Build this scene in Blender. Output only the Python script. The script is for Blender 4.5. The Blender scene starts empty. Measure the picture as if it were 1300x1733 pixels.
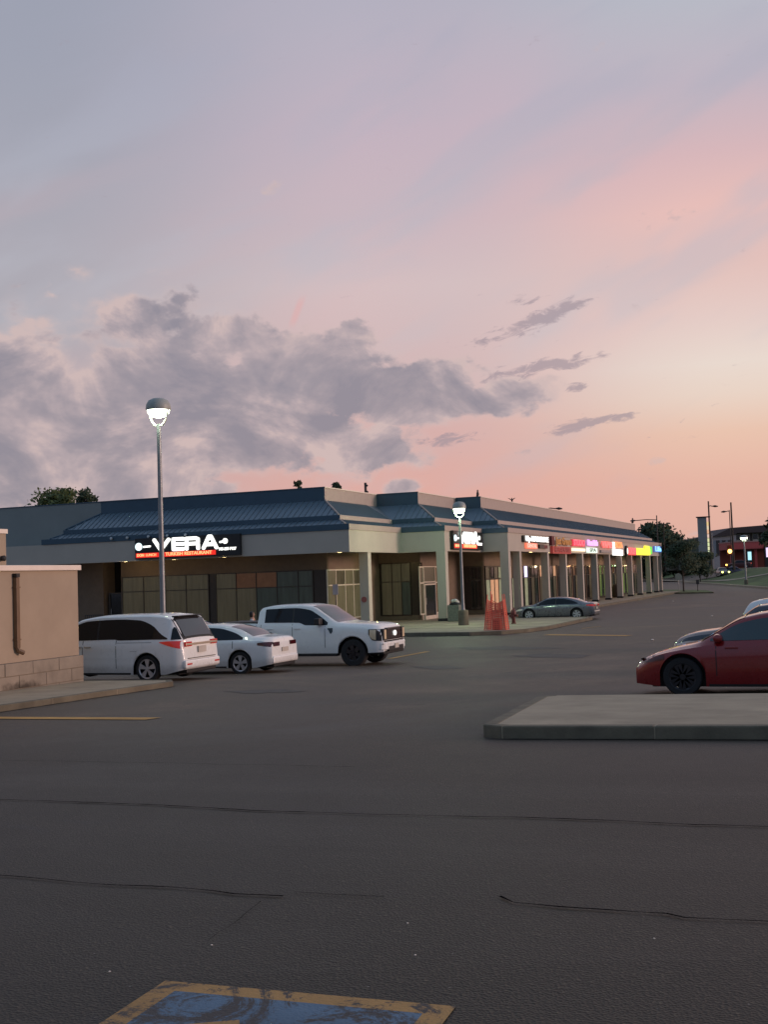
import bpy, bmesh, math, random
from mathutils import Vector, Matrix
rnd = random.Random(7)
sc = bpy.context.scene
C = sc.collection
PI = math.pi

# ------------------------------------------------------------------ camera
YAW = math.radians(21.5); PITCH = math.radians(3.2176); ROLL = math.atan(.034); CAMH = 2.85; F = 2000.0
fw = Vector((-math.sin(YAW)*math.cos(PITCH), math.cos(YAW)*math.cos(PITCH), math.sin(PITCH)))
r0 = Vector((math.cos(YAW), math.sin(YAW), 0)); u0 = r0.cross(fw)
RX = math.cos(ROLL)*r0 - math.sin(ROLL)*u0
UX = math.sin(ROLL)*r0 + math.cos(ROLL)*u0
cam = bpy.data.cameras.new('camera'); camo = bpy.data.objects.new('camera', cam); C.objects.link(camo)
m = Matrix((RX, UX, -fw)).transposed().to_4x4(); m.translation = (0, 0, CAMH); camo.matrix_world = m
cam.sensor_fit = 'VERTICAL'; cam.sensor_height = 36; cam.lens = F/1733*36
cam.clip_start = .1; cam.clip_end = 4000
sc.camera = camo

# ------------------------------------------------------------------ dusk sky (world)
def lin(c): return tuple((x/12.92 if x <= .04045 else ((x+.055)/1.055)**2.4) for x in [v/255 for v in c])
class NT:
    def __init__(s, tree): s.t = tree; s.n = tree.nodes; s.l = tree.links
    def put(s, inp, v):
        if v is None: return
        if isinstance(v, bpy.types.NodeSocket): s.l.new(v, inp)
        elif isinstance(v, (int, float)): inp.default_value = v
        else: inp.default_value = tuple(v) if len(inp.default_value) == len(v) else tuple(v)+(1,)
    def m(s, op, a, b=None, c=None, clamp=False):
        n = s.n.new('ShaderNodeMath'); n.operation = op; n.use_clamp = clamp
        s.put(n.inputs[0], a); s.put(n.inputs[1], b); s.put(n.inputs[2], c); return n.outputs[0]
    def dot(s, a, b):
        n = s.n.new('ShaderNodeVectorMath'); n.operation = 'DOT_PRODUCT'; s.put(n.inputs[0], a); s.put(n.inputs[1], b); return n.outputs['Value']
    def comb(s, x, y, z=0.0):
        n = s.n.new('ShaderNodeCombineXYZ'); s.put(n.inputs[0], x); s.put(n.inputs[1], y); s.put(n.inputs[2], z); return n.outputs[0]
    def noise(s, vec, scale, detail=4, rough=.55, dist=0.0, col=False):
        n = s.n.new('ShaderNodeTexNoise'); s.put(n.inputs['Vector'], vec); n.inputs['Scale'].default_value = scale
        n.inputs['Detail'].default_value = detail; n.inputs['Roughness'].default_value = rough; n.inputs['Distortion'].default_value = dist
        return n.outputs['Color' if col else 'Fac']
    def ramp(s, fac, stops, interp='LINEAR'):
        n = s.n.new('ShaderNodeValToRGB'); n.color_ramp.interpolation = interp; e = n.color_ramp.elements
        while len(e) < len(stops): e.new(1.0)
        for k, (p, c) in zip(e, stops):
            k.position = p; k.color = (tuple(c)+(1,)) if not isinstance(c, (int, float)) else (c, c, c, 1)
        s.put(n.inputs[0], fac); return n.outputs[0]
    def mix(s, f, a, b, mode='MIX'):
        n = s.n.new('ShaderNodeMix'); n.data_type = 'RGBA'; n.blend_type = mode
        s.put(n.inputs[0], f); s.put(n.inputs[6], a); s.put(n.inputs[7], b); return n.outputs[2]
    def mr(s, v, a, b, c=0.0, d=1.0, smooth=True):
        n = s.n.new('ShaderNodeMapRange'); n.interpolation_type = 'SMOOTHSTEP' if smooth else 'LINEAR'
        s.put(n.inputs[0], v); n.inputs[1].default_value = a; n.inputs[2].default_value = b; n.inputs[3].default_value = c; n.inputs[4].default_value = d
        return n.outputs[0]

W = bpy.data.worlds.new('World'); sc.world = W; W.use_nodes = True
nt = W.node_tree; nt.nodes.clear(); w = NT(nt)
tc = w.n.new('ShaderNodeTexCoord').outputs['Generated']
sep = w.n.new('ShaderNodeSeparateXYZ'); w.l.new(tc, sep.inputs[0])
fx, fy = -math.sin(YAW), math.cos(YAW)
dF = w.dot(tc, (fx, fy, 0)); dR = w.dot(tc, (math.cos(YAW), math.sin(YAW), 0))
AZ = w.m('MULTIPLY', w.m('ARCTAN2', dR, dF), 180/PI)
EL = w.m('MULTIPLY', w.m('ARCSINE', sep.outputs[2]), 180/PI)
EN = w.m('DIVIDE', EL, 90.0, clamp=True)
def rampdeg(stops): return w.ramp(EN, [(e/90, lin(c)) for e, c in stops])
left = rampdeg([(0, (200, 166, 164)), (4, (188, 164, 166)), (8, (188, 166, 170)), (12, (172, 168, 176)), (16, (170, 167, 177)), (20, (162, 163, 176)), (24, (157, 160, 175)), (28, (154, 158, 174)), (60, (128, 146, 172)), (90, (122, 142, 170))])
mid = rampdeg([(0, (222, 172, 158)), (4, (220, 168, 158)), (7, (212, 172, 168)), (10, (208, 180, 180)), (14, (208, 188, 190)), (17, (198, 180, 188)), (21, (190, 176, 189)), (25, (182, 175, 189)), (28, (174, 173, 188)), (60, (132, 148, 172)), (90, (122, 142, 170))])
right = rampdeg([(0, (220, 172, 158)), (4, (226, 178, 162)), (6.3, (230, 192, 172)), (8, (230, 208, 194)), (9.5, (230, 214, 204)), (11.5, (226, 202, 196)), (14, (224, 190, 184)), (16.5, (230, 188, 182)), (19, (212, 180, 184)), (22, (190, 178, 190)), (26, (180, 184, 195)), (60, (134, 148, 172)), (90, (122, 142, 170))])
back = rampdeg([(0, (112, 124, 146)), (10, (114, 134, 162)), (30, (116, 142, 172)), (90, (120, 142, 172))])
base = w.mix(w.mr(AZ, -17, 0), left, mid)
base = w.mix(w.mr(AZ, 2, 17), base, right)
absaz = w.m('ABSOLUTE', w.m('SUBTRACT', AZ, 25.0))
base = w.mix(w.mr(absaz, 55, 130), base, back)
# soft pink veils of high cloud
v1 = w.comb(w.m('MULTIPLY', AZ, .055), w.m('ADD', w.m('MULTIPLY', EL, .15), w.m('MULTIPLY', AZ, -.055)), 1.7)
veil = w.noise(v1, 1.0, 4, .5, .5)
base = w.mix(w.m('MULTIPLY', w.mr(veil, .47, .8), .15), base, w.ramp(EN, [(0, lin((234, 176, 162))), (.12, lin((234, 176, 170))), (.2, lin((230, 180, 180))), (.3, lin((202, 176, 190))), (1, lin((140, 150, 176)))]))
base = w.mix(w.m('MULTIPLY', w.mr(w.noise(v1, 1.9, 3, .5, .3), .46, .74), .45), base, w.ramp(EN, [(0, lin((205, 168, 166))), (.12, lin((190, 190, 198))), (.3, lin((160, 164, 184))), (1, lin((110, 126, 160)))]))
# banks of low cumulus
nv = w.comb(w.m('MULTIPLY', AZ, .26), w.m('MULTIPLY', EL, .40), 3.3)
fb = w.noise(nv, 1.0, 7, .58, .25)
fb2 = w.noise(nv, 2.6, 6, .6, .2)
def ell(ax, ey, rx, ry, k=1.0, tilt=0.0):
    x = w.m('DIVIDE', w.m('SUBTRACT', AZ, ax), rx)
    yy = w.m('SUBTRACT', w.m('SUBTRACT', EL, ey), w.m('MULTIPLY', w.m('SUBTRACT', AZ, ax), tilt))
    y = w.m('DIVIDE', yy, ry)
    d = w.m('SQRT', w.m('ADD', w.m('MULTIPLY', x, x), w.m('MULTIPLY', y, y)))
    return w.m('MULTIPLY', w.mr(d, 0.0, 1.6, 1, 0), k*1.35)
def px(x, y): return ((x-650)/34.9, (979-.034*(x-650)-y)/34.9)
def union(lst):
    o = lst[0]
    for q in lst[1:]: o = w.m('MAXIMUM', o, q)
    return o
bank = [(20, 730, 8, 5.0, 1), (200, 760, 7, 3.6, 1), (330, 650, 6.5, 3.4, 1), (250, 560, 3.2, 1.9, .9), (480, 640, 6.5, 2.4, 1), (460, 740, 5.5, 2.6, 1), (620, 765, 3.4, 1.5, .95), (690, 665, 6, 1.7, 1), (860, 672, 3.6, 1.0, .95), (690, 822, 1.3, .6, .8), (210, 480, 3, .8, .45)]
ms = [ell(*px(a, b), c, d, k) for a, b, c, d, k in bank]
streak = [(930, 545, 2.6, .55, 1.1, .32), (830, 580, 1.6, .3, .9, .1), (925, 625, 3.2, .42, 1.1, .12), (1005, 720, 2.4, .34, 1.1, .14), (985, 660, .7, .3, .9, 0), (900, 515, 1.2, .3, .7, .1), (760, 745, 2.2, .4, .7, .1)]
ss = [ell(*px(a, b), c, d, k, t) for a, b, c, d, k, t in streak]
env = union(ms)
wv = w.n.new('ShaderNodeVectorMath'); wv.operation = 'MULTIPLY_ADD'; w.l.new(w.noise(nv, 1.6, 4, .6, 0, True), wv.inputs[0]); wv.inputs[1].default_value = (.55, .55, 0); w.l.new(nv, wv.inputs[2])
def puff(vec, sc_):
    v = w.n.new('ShaderNodeTexVoronoi'); v.voronoi_dimensions = '2D'; v.feature = 'F1'; v.inputs['Scale'].default_value = sc_
    w.l.new(vec, v.inputs['Vector']); return v.outputs['Distance']
pf = w.m('ADD', w.m('MULTIPLY', puff(wv.outputs[0], 1.3), .62), w.m('MULTIPLY', puff(wv.outputs[0], 3.1), .38))
body = w.m('ADD', w.m('MULTIPLY', w.m('SUBTRACT', fb, .5), 2.0), w.m('MULTIPLY', w.m('SUBTRACT', .42, pf), .9))
dens = w.m('ADD', env, body)
al = w.mr(dens, .46, .72)
lit = w.m('MULTIPLY', w.m('SUBTRACT', pf, .42), .9)
tone = w.m('MULTIPLY', w.m('SUBTRACT', w.noise(nv, .60, 5, .6, .6), .53), 4.0)
shade = w.m('ADD', w.m('ADD', w.mr(dens, .45, 1.3, .22, 1.0, False), w.m('MULTIPLY', w.m('SUBTRACT', fb2, .5), .7)), w.m('ADD', tone, lit), clamp=True)
ccol = w.ramp(shade, [(0, lin((204, 182, 180))), (.3, lin((178, 163, 168))), (.6, lin((156, 147, 156))), (1, lin((138, 134, 147)))])
base = w.mix(w.m('MULTIPLY', w.mr(dens, .25, .6), w.m('MULTIPLY', w.mr(env, .1, .5), .35)), base, lin((206, 184, 182)))
base = w.mix(w.m('MULTIPLY', al, .9), base, ccol)
cx0, cy0 = px(513, 532)
uu = w.m('SUBTRACT', w.m('SUBTRACT', AZ, cx0), w.m('MULTIPLY', w.m('SUBTRACT', EL, cy0), .42)); vv = w.m('SUBTRACT', EL, cy0)
tr_ = w.m('MULTIPLY', w.mr(w.m('ABSOLUTE', uu), .28, .05), w.mr(w.m('ABSOLUTE', vv), .9, .3))
base = w.mix(w.m('MULTIPLY', tr_, .4), base, lin((226, 164, 162)))
nv2 = w.comb(w.m('MULTIPLY', AZ, .5), w.m('MULTIPLY', w.m('SUBTRACT', EL, w.m('MULTIPLY', AZ, .15)), 1.5), 8.1)
dens2 = w.m('ADD', union(ss), w.m('MULTIPLY', w.m('SUBTRACT', w.noise(nv2, 1.6, 7, .65, .6), .5), 4.0))
base = w.mix(w.m('MULTIPLY', w.mr(dens2, .6, 1.3), .7), base, lin((156, 142, 152)))
# generic cloud away from the view
dens3 = w.m('ADD', w.mr(w.m('ABSOLUTE', AZ), 24, 50), w.m('MULTIPLY', w.m('SUBTRACT', fb, .5), 2.2))
base = w.mix(w.m('MULTIPLY', w.m('MULTIPLY', w.mr(dens3, 1.05, 1.45), w.mr(EL, 45, 12)), .6), base, lin((140, 134, 152)))
ground = w.mr(EL, -1.5, 0)
base = w.mix(ground, lin((60, 56, 56)), base)
sky = w.n.new('ShaderNodeTexSky'); sky.sky_type = 'NISHITA'; sky.sun_disc = False
sky.sun_elevation = math.radians(3); sky.sun_rotation = math.radians(70)
bg1 = w.n.new('ShaderNodeBackground'); w.l.new(base, bg1.inputs[0]); bg1.inputs[1].default_value = 1.02
bg2 = w.n.new('ShaderNodeBackground'); w.l.new(sky.outputs[0], bg2.inputs[0]); bg2.inputs[1].default_value = .006
ad = w.n.new('ShaderNodeAddShader'); w.l.new(bg1.outputs[0], ad.inputs[0]); w.l.new(bg2.outputs[0], ad.inputs[1])
out = w.n.new('ShaderNodeOutputWorld'); w.l.new(ad.outputs[0], out.inputs[0])

sun = bpy.data.lights.new('sun', 'SUN'); sun.energy = 1.7; sun.angle = math.radians(14); sun.color = (1, .68, .58)
suno = bpy.data.objects.new('sun', sun); C.objects.link(suno)
suno.rotation_euler = Vector((-math.cos(math.radians(6)), -.25, -math.sin(math.radians(8)))).to_track_quat('-Z', 'Y').to_euler()
sc.view_settings.view_transform = 'Standard'; sc.view_settings.look = 'None'; sc.view_settings.exposure = 0; sc.view_settings.gamma = 1
sc.render.film_transparent = False
sc.cycles.max_bounces = 6

# ------------------------------------------------------------------ places
def ray(x, y): return fw + RX*((x-650)/F) - UX*((y-866.5)/F)
CV = Vector((0, 0, CAMH))
def on_x(x, y, X): d = ray(x, y); return CV + d*(X/d.x)
def on_y(x, y, Y): d = ray(x, y); return CV + d*(Y/d.y)
def on_z(x, y, Z): d = ray(x, y); return CV + d*((Z-CAMH)/d.z)
def at_s(x, y, s): d = ray(x, y); h = fx*d.x + fy*d.y; return CV + d*(s/h)
KS = [(-60, -1.5), (0, -1.6), (5, -1.62), (9, -1.76), (13.6, -1.93), (21.5, -2.25), (30, -2.42), (34, -2.58), (38, -2.68), (44, -2.72), (6000, -2.72)]
def interp(K, s):
    if s <= K[0][0]: return K[0][1]
    for (a, za), (b, zb) in zip(K, K[1:]):
        if s <= b: return za + (zb-za)*(s-a)/(b-a)
    return K[-1][1]
def S(X, Y): return fx*X + fy*Y
def gz(X, Y): return CAMH + interp(KS, S(X, Y))
def ground(x, y, off=0.0):
    d = ray(x, y); t = 2.0
    for _ in range(20000):
        p = CV + d*t
        if p.z < gz(p.x, p.y)+off: return p
        t *= 1.0007
    return p

# ------------------------------------------------------------------ materials
MATS = {}
def mat(name, col, rough=.6, metal=0.0, var=.08, scale=3.0, bump=0.0, bscale=60.0, emit=None, es=1.0, spec=.5, coat=0.0, trans=0.0, dirt=0.0, stretch=False):
    if name in MATS: return MATS[name]
    M = bpy.data.materials.new(name); M.use_nodes = True; n = NT(M.node_tree); b = n.n['Principled BSDF']
    co = n.n.new('ShaderNodeTexCoord').outputs['Object']
    if stretch:
        mp = n.n.new('ShaderNodeMapping'); mp.inputs['Scale'].default_value = (7, 7, .6); n.l.new(co, mp.inputs[0]); co = mp.outputs[0]
    f = n.noise(co, scale, 5, .6)
    lo = tuple(max(0, c*(1-var)) for c in col); hi = tuple(min(1, c*(1+var)) for c in col)
    c = n.ramp(f, [(.3, lo), (.7, hi)])
    if dirt:
        d = n.mr(n.noise(co, scale*.35, 6, .7, .6), .5, .75, 0, dirt)
        c = n.mix(d, c, tuple(x*.45 for x in col))
    n.l.new(c, b.inputs['Base Color'])
    n.l.new(n.mr(n.noise(co, scale*2.3, 3), .2, .8, max(0, rough-.06), min(1, rough+.06)), b.inputs['Roughness'])
    b.inputs['Metallic'].default_value = metal; b.inputs['Specular IOR Level'].default_value = spec; b.inputs['Coat Weight'].default_value = coat
    b.inputs['Coat Roughness'].default_value = .05
    if trans: b.inputs['Transmission Weight'].default_value = trans
    if bump:
        bp = n.n.new('ShaderNodeBump'); bp.inputs['Strength'].default_value = bump; bp.inputs['Distance'].default_value = .01
        n.l.new(n.noise(co, bscale, 4), bp.inputs['Height']); n.l.new(bp.outputs[0], b.inputs['Normal'])
    if emit:
        b.inputs['Emission Color'].default_value = tuple(emit)+(1,); b.inputs['Emission Strength'].default_value = es
    MATS[name] = M; return M

def asphalt():
    M = bpy.data.materials.new('asphalt'); M.use_nodes = True; n = NT(M.node_tree); b = n.n['Principled BSDF']
    co = n.n.new('ShaderNodeTexCoord').outputs['Object']
    big = n.noise(co, .11, 6, .65, 1.4); mid_ = n.noise(co, .8, 5, .65, .4); fine = n.noise(co, 55, 3, .7)
    c = n.ramp(big, [(.34, (.028, .023, .017)), (.5, (.040, .033, .025)), (.64, (.070, .058, .046))])
    c = n.mix(n.mr(mid_, .35, .75, 0, .5), c, (.034, .028, .021), 'MIX')
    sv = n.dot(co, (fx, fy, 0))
    depth_shade = n.mr(n.m('ADD', sv, n.m('MULTIPLY', n.m('SUBTRACT', n.noise(co, .25, 4, .6), .5), 9)), 9, 24)  # near shade and far brightness put into the asphalt colour along view depth
    c = n.mix(1.0, c, n.ramp(depth_shade, [(0, (.82, .78, .66)), (1, (2.6, 2.35, 2.05))]), 'MULTIPLY')
    # lengthwise wear lanes and oil
    mp = n.n.new('ShaderNodeMapping'); mp.inputs['Scale'].default_value = (.12, 1.1, 1); n.l.new(co, mp.inputs[0])
    c = n.mix(n.mr(n.noise(mp.outputs[0], .6, 4, .6), .45, .75, 0, .35), c, (.078, .065, .052))
    oil = n.mr(n.noise(co, .45, 4, .7, 2.0), .60, .72, 0, .6)
    c = n.mix(oil, c, (.03, .028, .028))
    sp = n.n.new('ShaderNodeTexVoronoi'); sp.inputs['Scale'].default_value = 75; n.l.new(co, sp.inputs['Vector'])
    spc = n.ramp(n.dot(sp.outputs['Color'], (.33, .33, .33)), [(0, .5), (.5, .95), (.74, 1.1), (.8, 1.7), (1, 2.6)])
    c = n.mix(1.0, c, spc, 'MULTIPLY')
    sp2 = n.n.new('ShaderNodeTexVoronoi'); sp2.inputs['Scale'].default_value = 16; n.l.new(co, sp2.inputs['Vector'])
    chip = n.mr(sp2.outputs['Distance'], .05, .09, 1, 0)
    chip = n.m('MULTIPLY', chip, n.mr(n.dot(sp2.outputs['Color'], (1, 0, 0)), .88, .9))
    c = n.mix(n.m('MULTIPLY', chip, .6), c, (.3, .28, .26))
    n.l.new(c, b.inputs['Base Color'])
    n.l.new(n.mr(big, .3, .7, .56, .70), b.inputs['Roughness']); b.inputs['Specular IOR Level'].default_value = .45
    bp = n.n.new('ShaderNodeBump'); bp.inputs['Strength'].default_value = .55; bp.inputs['Distance'].default_value = .012
    h = n.m('ADD', n.m('MULTIPLY', fine, .6), sp.outputs['Distance']); n.l.new(h, bp.inputs['Height']); n.l.new(bp.outputs[0], b.inputs['Normal'])
    return M
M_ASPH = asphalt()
def worn(name, col, amt=.5, under=(.06, .053, .05)):
    M = bpy.data.materials.new(name); M.use_nodes = True; n = NT(M.node_tree); b = n.n['Principled BSDF']
    co = n.n.new('ShaderNodeTexCoord').outputs['Object']
    k = n.m('ADD', n.m('MULTIPLY', n.noise(co, 2.6, 8, .8, 1.4), .8), n.m('MULTIPLY', n.noise(co, 40, 3, .7), .2))
    f = n.mr(k, .62-.2*amt, .70-.2*amt)
    cc = n.mix(n.mr(n.noise(co, 2.2, 4), .3, .7), tuple(c*.85 for c in col), tuple(c*1.12 for c in col))
    n.l.new(n.mix(f, cc, under), b.inputs['Base Color']); b.inputs['Roughness'].default_value = .75
    bp = n.n.new('ShaderNodeBump'); bp.inputs['Strength'].default_value = .4; bp.inputs['Distance'].default_value = .008
    n.l.new(n.noise(co, 60, 3), bp.inputs['Height']); n.l.new(bp.outputs[0], b.inputs['Normal'])
    return M
M_YEL = worn('yellow_paint', (.55, .30, .075), .15); M_TAN = worn('orange_paint', (.40, .225, .075), .62)
M_BLU = worn('blue_paint', (.095, .165, .24), .82)
M_CONC = mat('concrete', (.37, .305, .21), .85, var=.16, scale=1.3, bump=.4, bscale=45, dirt=.35)
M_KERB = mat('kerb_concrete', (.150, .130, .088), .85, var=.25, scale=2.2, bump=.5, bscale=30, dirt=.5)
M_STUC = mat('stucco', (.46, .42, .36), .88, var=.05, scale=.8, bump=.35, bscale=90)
M_STUCBL = mat('bluish_lit_stucco', (.25, .27, .255), .88, var=.06, scale=.8, bump=.35, bscale=90)  # beige stucco turned grey, its bluish light put into the colour
M_WALL = mat('tan_stucco', (.37, .295, .215), .9, var=.06, scale=1.1, bump=.45, bscale=80, dirt=.12)
M_CMU = mat('concrete_block', (.29, .245, .19), .92, var=.14, scale=2.0, bump=.6, bscale=50, dirt=.45)
M_CAP = mat('white_metal_cap', (.80, .70, .60), .45, var=.05)
M_BLUEP = mat('blue_metal_panel', (.048, .092, .130), .42, var=.07, scale=.9, metal=.3)
M_BLUES = mat('blue_metal_slope', (.150, .210, .250), .36, var=.07, scale=.9, metal=.3)
M_PALE = mat('pale_trim', (.40, .33, .29), .6, var=.05)
M_SOFF = mat('soffit', (.10, .08, .065), .8)
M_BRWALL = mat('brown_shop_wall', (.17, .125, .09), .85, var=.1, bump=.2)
M_FRAME = mat('bronze_frame', (.06, .048, .038), .4, metal=.5)
M_FRAMEL = mat('light_frame', (.62, .56, .47), .45, metal=.2)
M_GALV = mat('galvanised_pole', (.22, .235, .245), .45, metal=.5, var=.12, scale=4)
M_DARK = mat('dark_metal', (.03, .03, .032), .5, metal=.3)
M_BLACK = mat('black_plastic', (.012, .012, .013), .55)
M_RUB = mat('tyre_rubber', (.014, .014, .015), .8, bump=.2)
M_ALLOY = mat('alloy_rim', (.55, .55, .56), .35, metal=.6)
M_RIMD = mat('dark_rim', (.03, .03, .034), .35, metal=.6)
M_CHROME = mat('chrome', (.7, .7, .7), .12, metal=1.0, var=.02)
M_GLASS = mat('tinted_glass', (.006, .009, .012), .06, var=.1, spec=.35)
M_GLASSR = mat('rear_glass', (.03, .03, .036), .05, var=.1, spec=1.0)
M_WHITE = mat('white_car_paint', (.80, .82, .80), .3, var=.02, coat=.6)
def road_dirt(M, amt=.4):
    n = NT(M.node_tree); b = n.n['Principled BSDF']; src = b.inputs['Base Color'].links[0].from_socket
    co = n.n.new('ShaderNodeTexCoord').outputs['Object']; z = n.dot(co, (0, 0, 1))
    f = n.m('ADD', n.mr(z, .25, .65, 1, 0), n.m('MULTIPLY', n.m('SUBTRACT', n.noise(co, 5, 5, .7), .5), .7))
    n.l.new(n.mix(n.mr(f, .3, 1.2, 0, amt), src, (.16, .14, .12)), b.inputs['Base Color'])
road_dirt(M_WHITE)
M_SILVER = mat('grey_car_paint', (.16, .165, .18), .3, metal=.55, var=.03, coat=.8)
M_RED = mat('red_car_paint', (.22, .006, .009), .28, metal=.15, var=.04, coat=.8)
M_CHAR = mat('charcoal_car_paint', (.05, .055, .065), .28, metal=.4, var=.04, coat=.8)
M_TAIL = mat('tail_lens', (.30, .012, .012), .12, var=.1, spec=.8, emit=(1, .05, .03), es=.16)
M_TAILD = mat('dark_tail_lens', (.06, .006, .008), .1, var=.1, spec=.8)
M_LAMPG = mat('lamp_glass', (.75, .72, .66), .08, var=.1, spec=.9)
M_PLATE = mat('plate', (.5, .46, .40), .5)
M_RUST = mat('orange_mesh', (.85, .17, .10), .7, var=.15, emit=(.8, .1, .04), es=.0)
M_HYD = mat('hydrant_red', (.12, .02, .015), .5, dirt=.4)
M_BARK = mat('bark', (.06, .045, .035), .9, bump=.5)
M_LEAF = mat('leaves', (.075, .105, .03), .7, var=.45, scale=1.5)
M_LEAFD = mat('dark_leaves', (.040, .062, .030), .8, var=.45, scale=.5)
M_GRASS = mat('grass', (.085, .125, .035), .9, var=.35, scale=.35, bump=.5, bscale=8)
M_SKIN = mat('skin', (.42, .24, .17), .6); M_SHIRT = mat('white_shirt', (.6, .6, .62), .85); M_HAIR = mat('dark_hair', (.012, .01, .009), .6); M_JEAN = mat('dark_jeans', (.03, .035, .05), .9)
M_SIGNB = mat('sign_black', (.008, .009, .010), .35)
def glow(name, col, s, base=(.2, .2, .2)): return mat('glow_'+name, base, .5, emit=col, es=s)

# ------------------------------------------------------------------ mesh helpers
class MB:
    def __init__(s): s.v = []; s.f = []
    def add(s, vs, fs):
        b = len(s.v); s.v += [tuple(v) for v in vs]; s.f += [tuple(i+b for i in f) for f in fs]; return s
    def box(s, x0, x1, y0, y1, z0, z1):
        return s.add([(x0,y0,z0),(x1,y0,z0),(x1,y1,z0),(x0,y1,z0),(x0,y0,z1),(x1,y0,z1),(x1,y1,z1),(x0,y1,z1)],
              [(0,3,2,1),(4,5,6,7),(0,1,5,4),(1,2,6,5),(2,3,7,6),(3,0,4,7)])
    def tube(s, pts, rs, n=10, cap=True):
        if isinstance(rs, (int, float)): rs = [rs]*len(pts)
        pts = [Vector(p) for p in pts]; rings = []; b = len(s.v)
        for i, p in enumerate(pts):
            d = (pts[min(i+1, len(pts)-1)]-pts[max(i-1, 0)]).normalized()
            a = Vector((0, 0, 1)) if abs(d.z) < .9 else Vector((1, 0, 0))
            u = d.cross(a).normalized(); v = d.cross(u)
            for k in range(n):
                t = 2*PI*k/n; s.v.append(tuple(p + (u*math.cos(t)+v*math.sin(t))*rs[i]))
        for i in range(len(pts)-1):
            for k in range(n):
                k2 = (k+1) % n; s.f.append((b+i*n+k, b+i*n+k2, b+(i+1)*n+k2, b+(i+1)*n+k))
        if cap: s.f.append(tuple(b+k for k in range(n))[::-1]); s.f.append(tuple(b+(len(pts)-1)*n+k for k in range(n)))
        return s
    def lathe(s, prof, n=16, axis='z', c=(0, 0, 0), cap=True):
        b = len(s.v)
        for r, h in prof:
            for k in range(n):
                t = 2*PI*k/n; a, d = r*math.cos(t), r*math.sin(t)
                p = (a, d, h) if axis == 'z' else ((a, h, d) if axis == 'y' else (h, a, d))
                s.v.append((p[0]+c[0], p[1]+c[1], p[2]+c[2]))
        for i in range(len(prof)-1):
            for k in range(n):
                k2 = (k+1) % n; s.f.append((b+i*n+k, b+i*n+k2, b+(i+1)*n+k2, b+(i+1)*n+k))
        if cap: s.f.append(tuple(b+k for k in range(n))); s.f.append(tuple(b+(len(prof)-1)*n+k for k in range(n)))
        return s
    def quad(s, a, b, c, d): return s.add([a, b, c, d], [(0, 1, 2, 3)])
    def prism(s, poly, fn0, fn1):
        n = len(poly); return s.add([fn0(p) for p in poly]+[fn1(p) for p in poly],
            [tuple(range(n))[::-1], tuple(range(n, 2*n))]+[(i, (i+1) % n, n+(i+1) % n, n+i) for i in range(n)])
    def build(s, name, m_, parent=None, loc=None, rz=0, smooth=False, bevel=0, fix=True):
        me = bpy.data.meshes.new(name); me.from_pydata(s.v, [], s.f); me.materials.append(m_)
        if fix:
            bm = bmesh.new(); bm.from_mesh(me); bmesh.ops.recalc_face_normals(bm, faces=bm.faces); bm.to_mesh(me); bm.free()
        if smooth:
            me.polygons.foreach_set('use_smooth', [True]*len(me.polygons)); me.set_sharp_from_angle(angle=math.radians(smooth if smooth is not True else 40))
        o = bpy.data.objects.new(name, me); C.objects.link(o); o.parent = parent
        if loc: o.location = loc
        o.rotation_euler.z = rz
        if bevel:
            b = o.modifiers.new('b', 'BEVEL'); b.width = bevel; b.segments = 2; b.limit_method = 'ANGLE'
        return o
def tag(o, label=None, cat=None, group=None, kind=None):
    if label: o['label'] = label
    if cat: o['category'] = cat
    if group: o['group'] = group
    if kind: o['kind'] = kind
    return o
def empty(name, loc=(0, 0, 0), rz=0, parent=None):
    o = bpy.data.objects.new(name, None); C.objects.link(o); o.location = loc; o.rotation_euler.z = rz; o.parent = parent; o.empty_display_size = .3; return o
def copy_tree(o, parent=None):
    c = o.copy(); C.objects.link(c); c.parent = parent
    for ch in list(o.children): copy_tree(ch, c)
    return c
def text(name, s, size, m_, parent, loc, rot, sx=1.0, bold=0.0, ext=.02, align='CENTER'):
    cu = bpy.data.curves.new(name, 'FONT'); cu.body = s; cu.size = size; cu.extrude = ext; cu.offset = bold; cu.align_x = align; cu.align_y = 'CENTER'; cu.resolution_u = 3
    cu.materials.append(m_); tmp = bpy.data.objects.new('tmp', cu); C.objects.link(tmp); dg = bpy.context.evaluated_depsgraph_get(); me = bpy.data.meshes.new_from_object(tmp.evaluated_get(dg)); bpy.data.objects.remove(tmp)
    if not me.materials: me.materials.append(m_)
    o = bpy.data.objects.new(name, me); C.objects.link(o); o.parent = parent; o.location = loc; o.rotation_euler = rot; o.scale = (sx, 1, 1); return o
def point(name, loc, e, col, r=.15, parent=None, spot=None):
    l = bpy.data.lights.new(name, 'SPOT' if spot else 'POINT'); l.energy = e; l.color = col; l.shadow_soft_size = r
    if spot: l.spot_size = math.radians(spot); l.spot_blend = .6
    o = bpy.data.objects.new(name, l); C.objects.link(o); o.location = loc; o.parent = parent; return o

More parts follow.
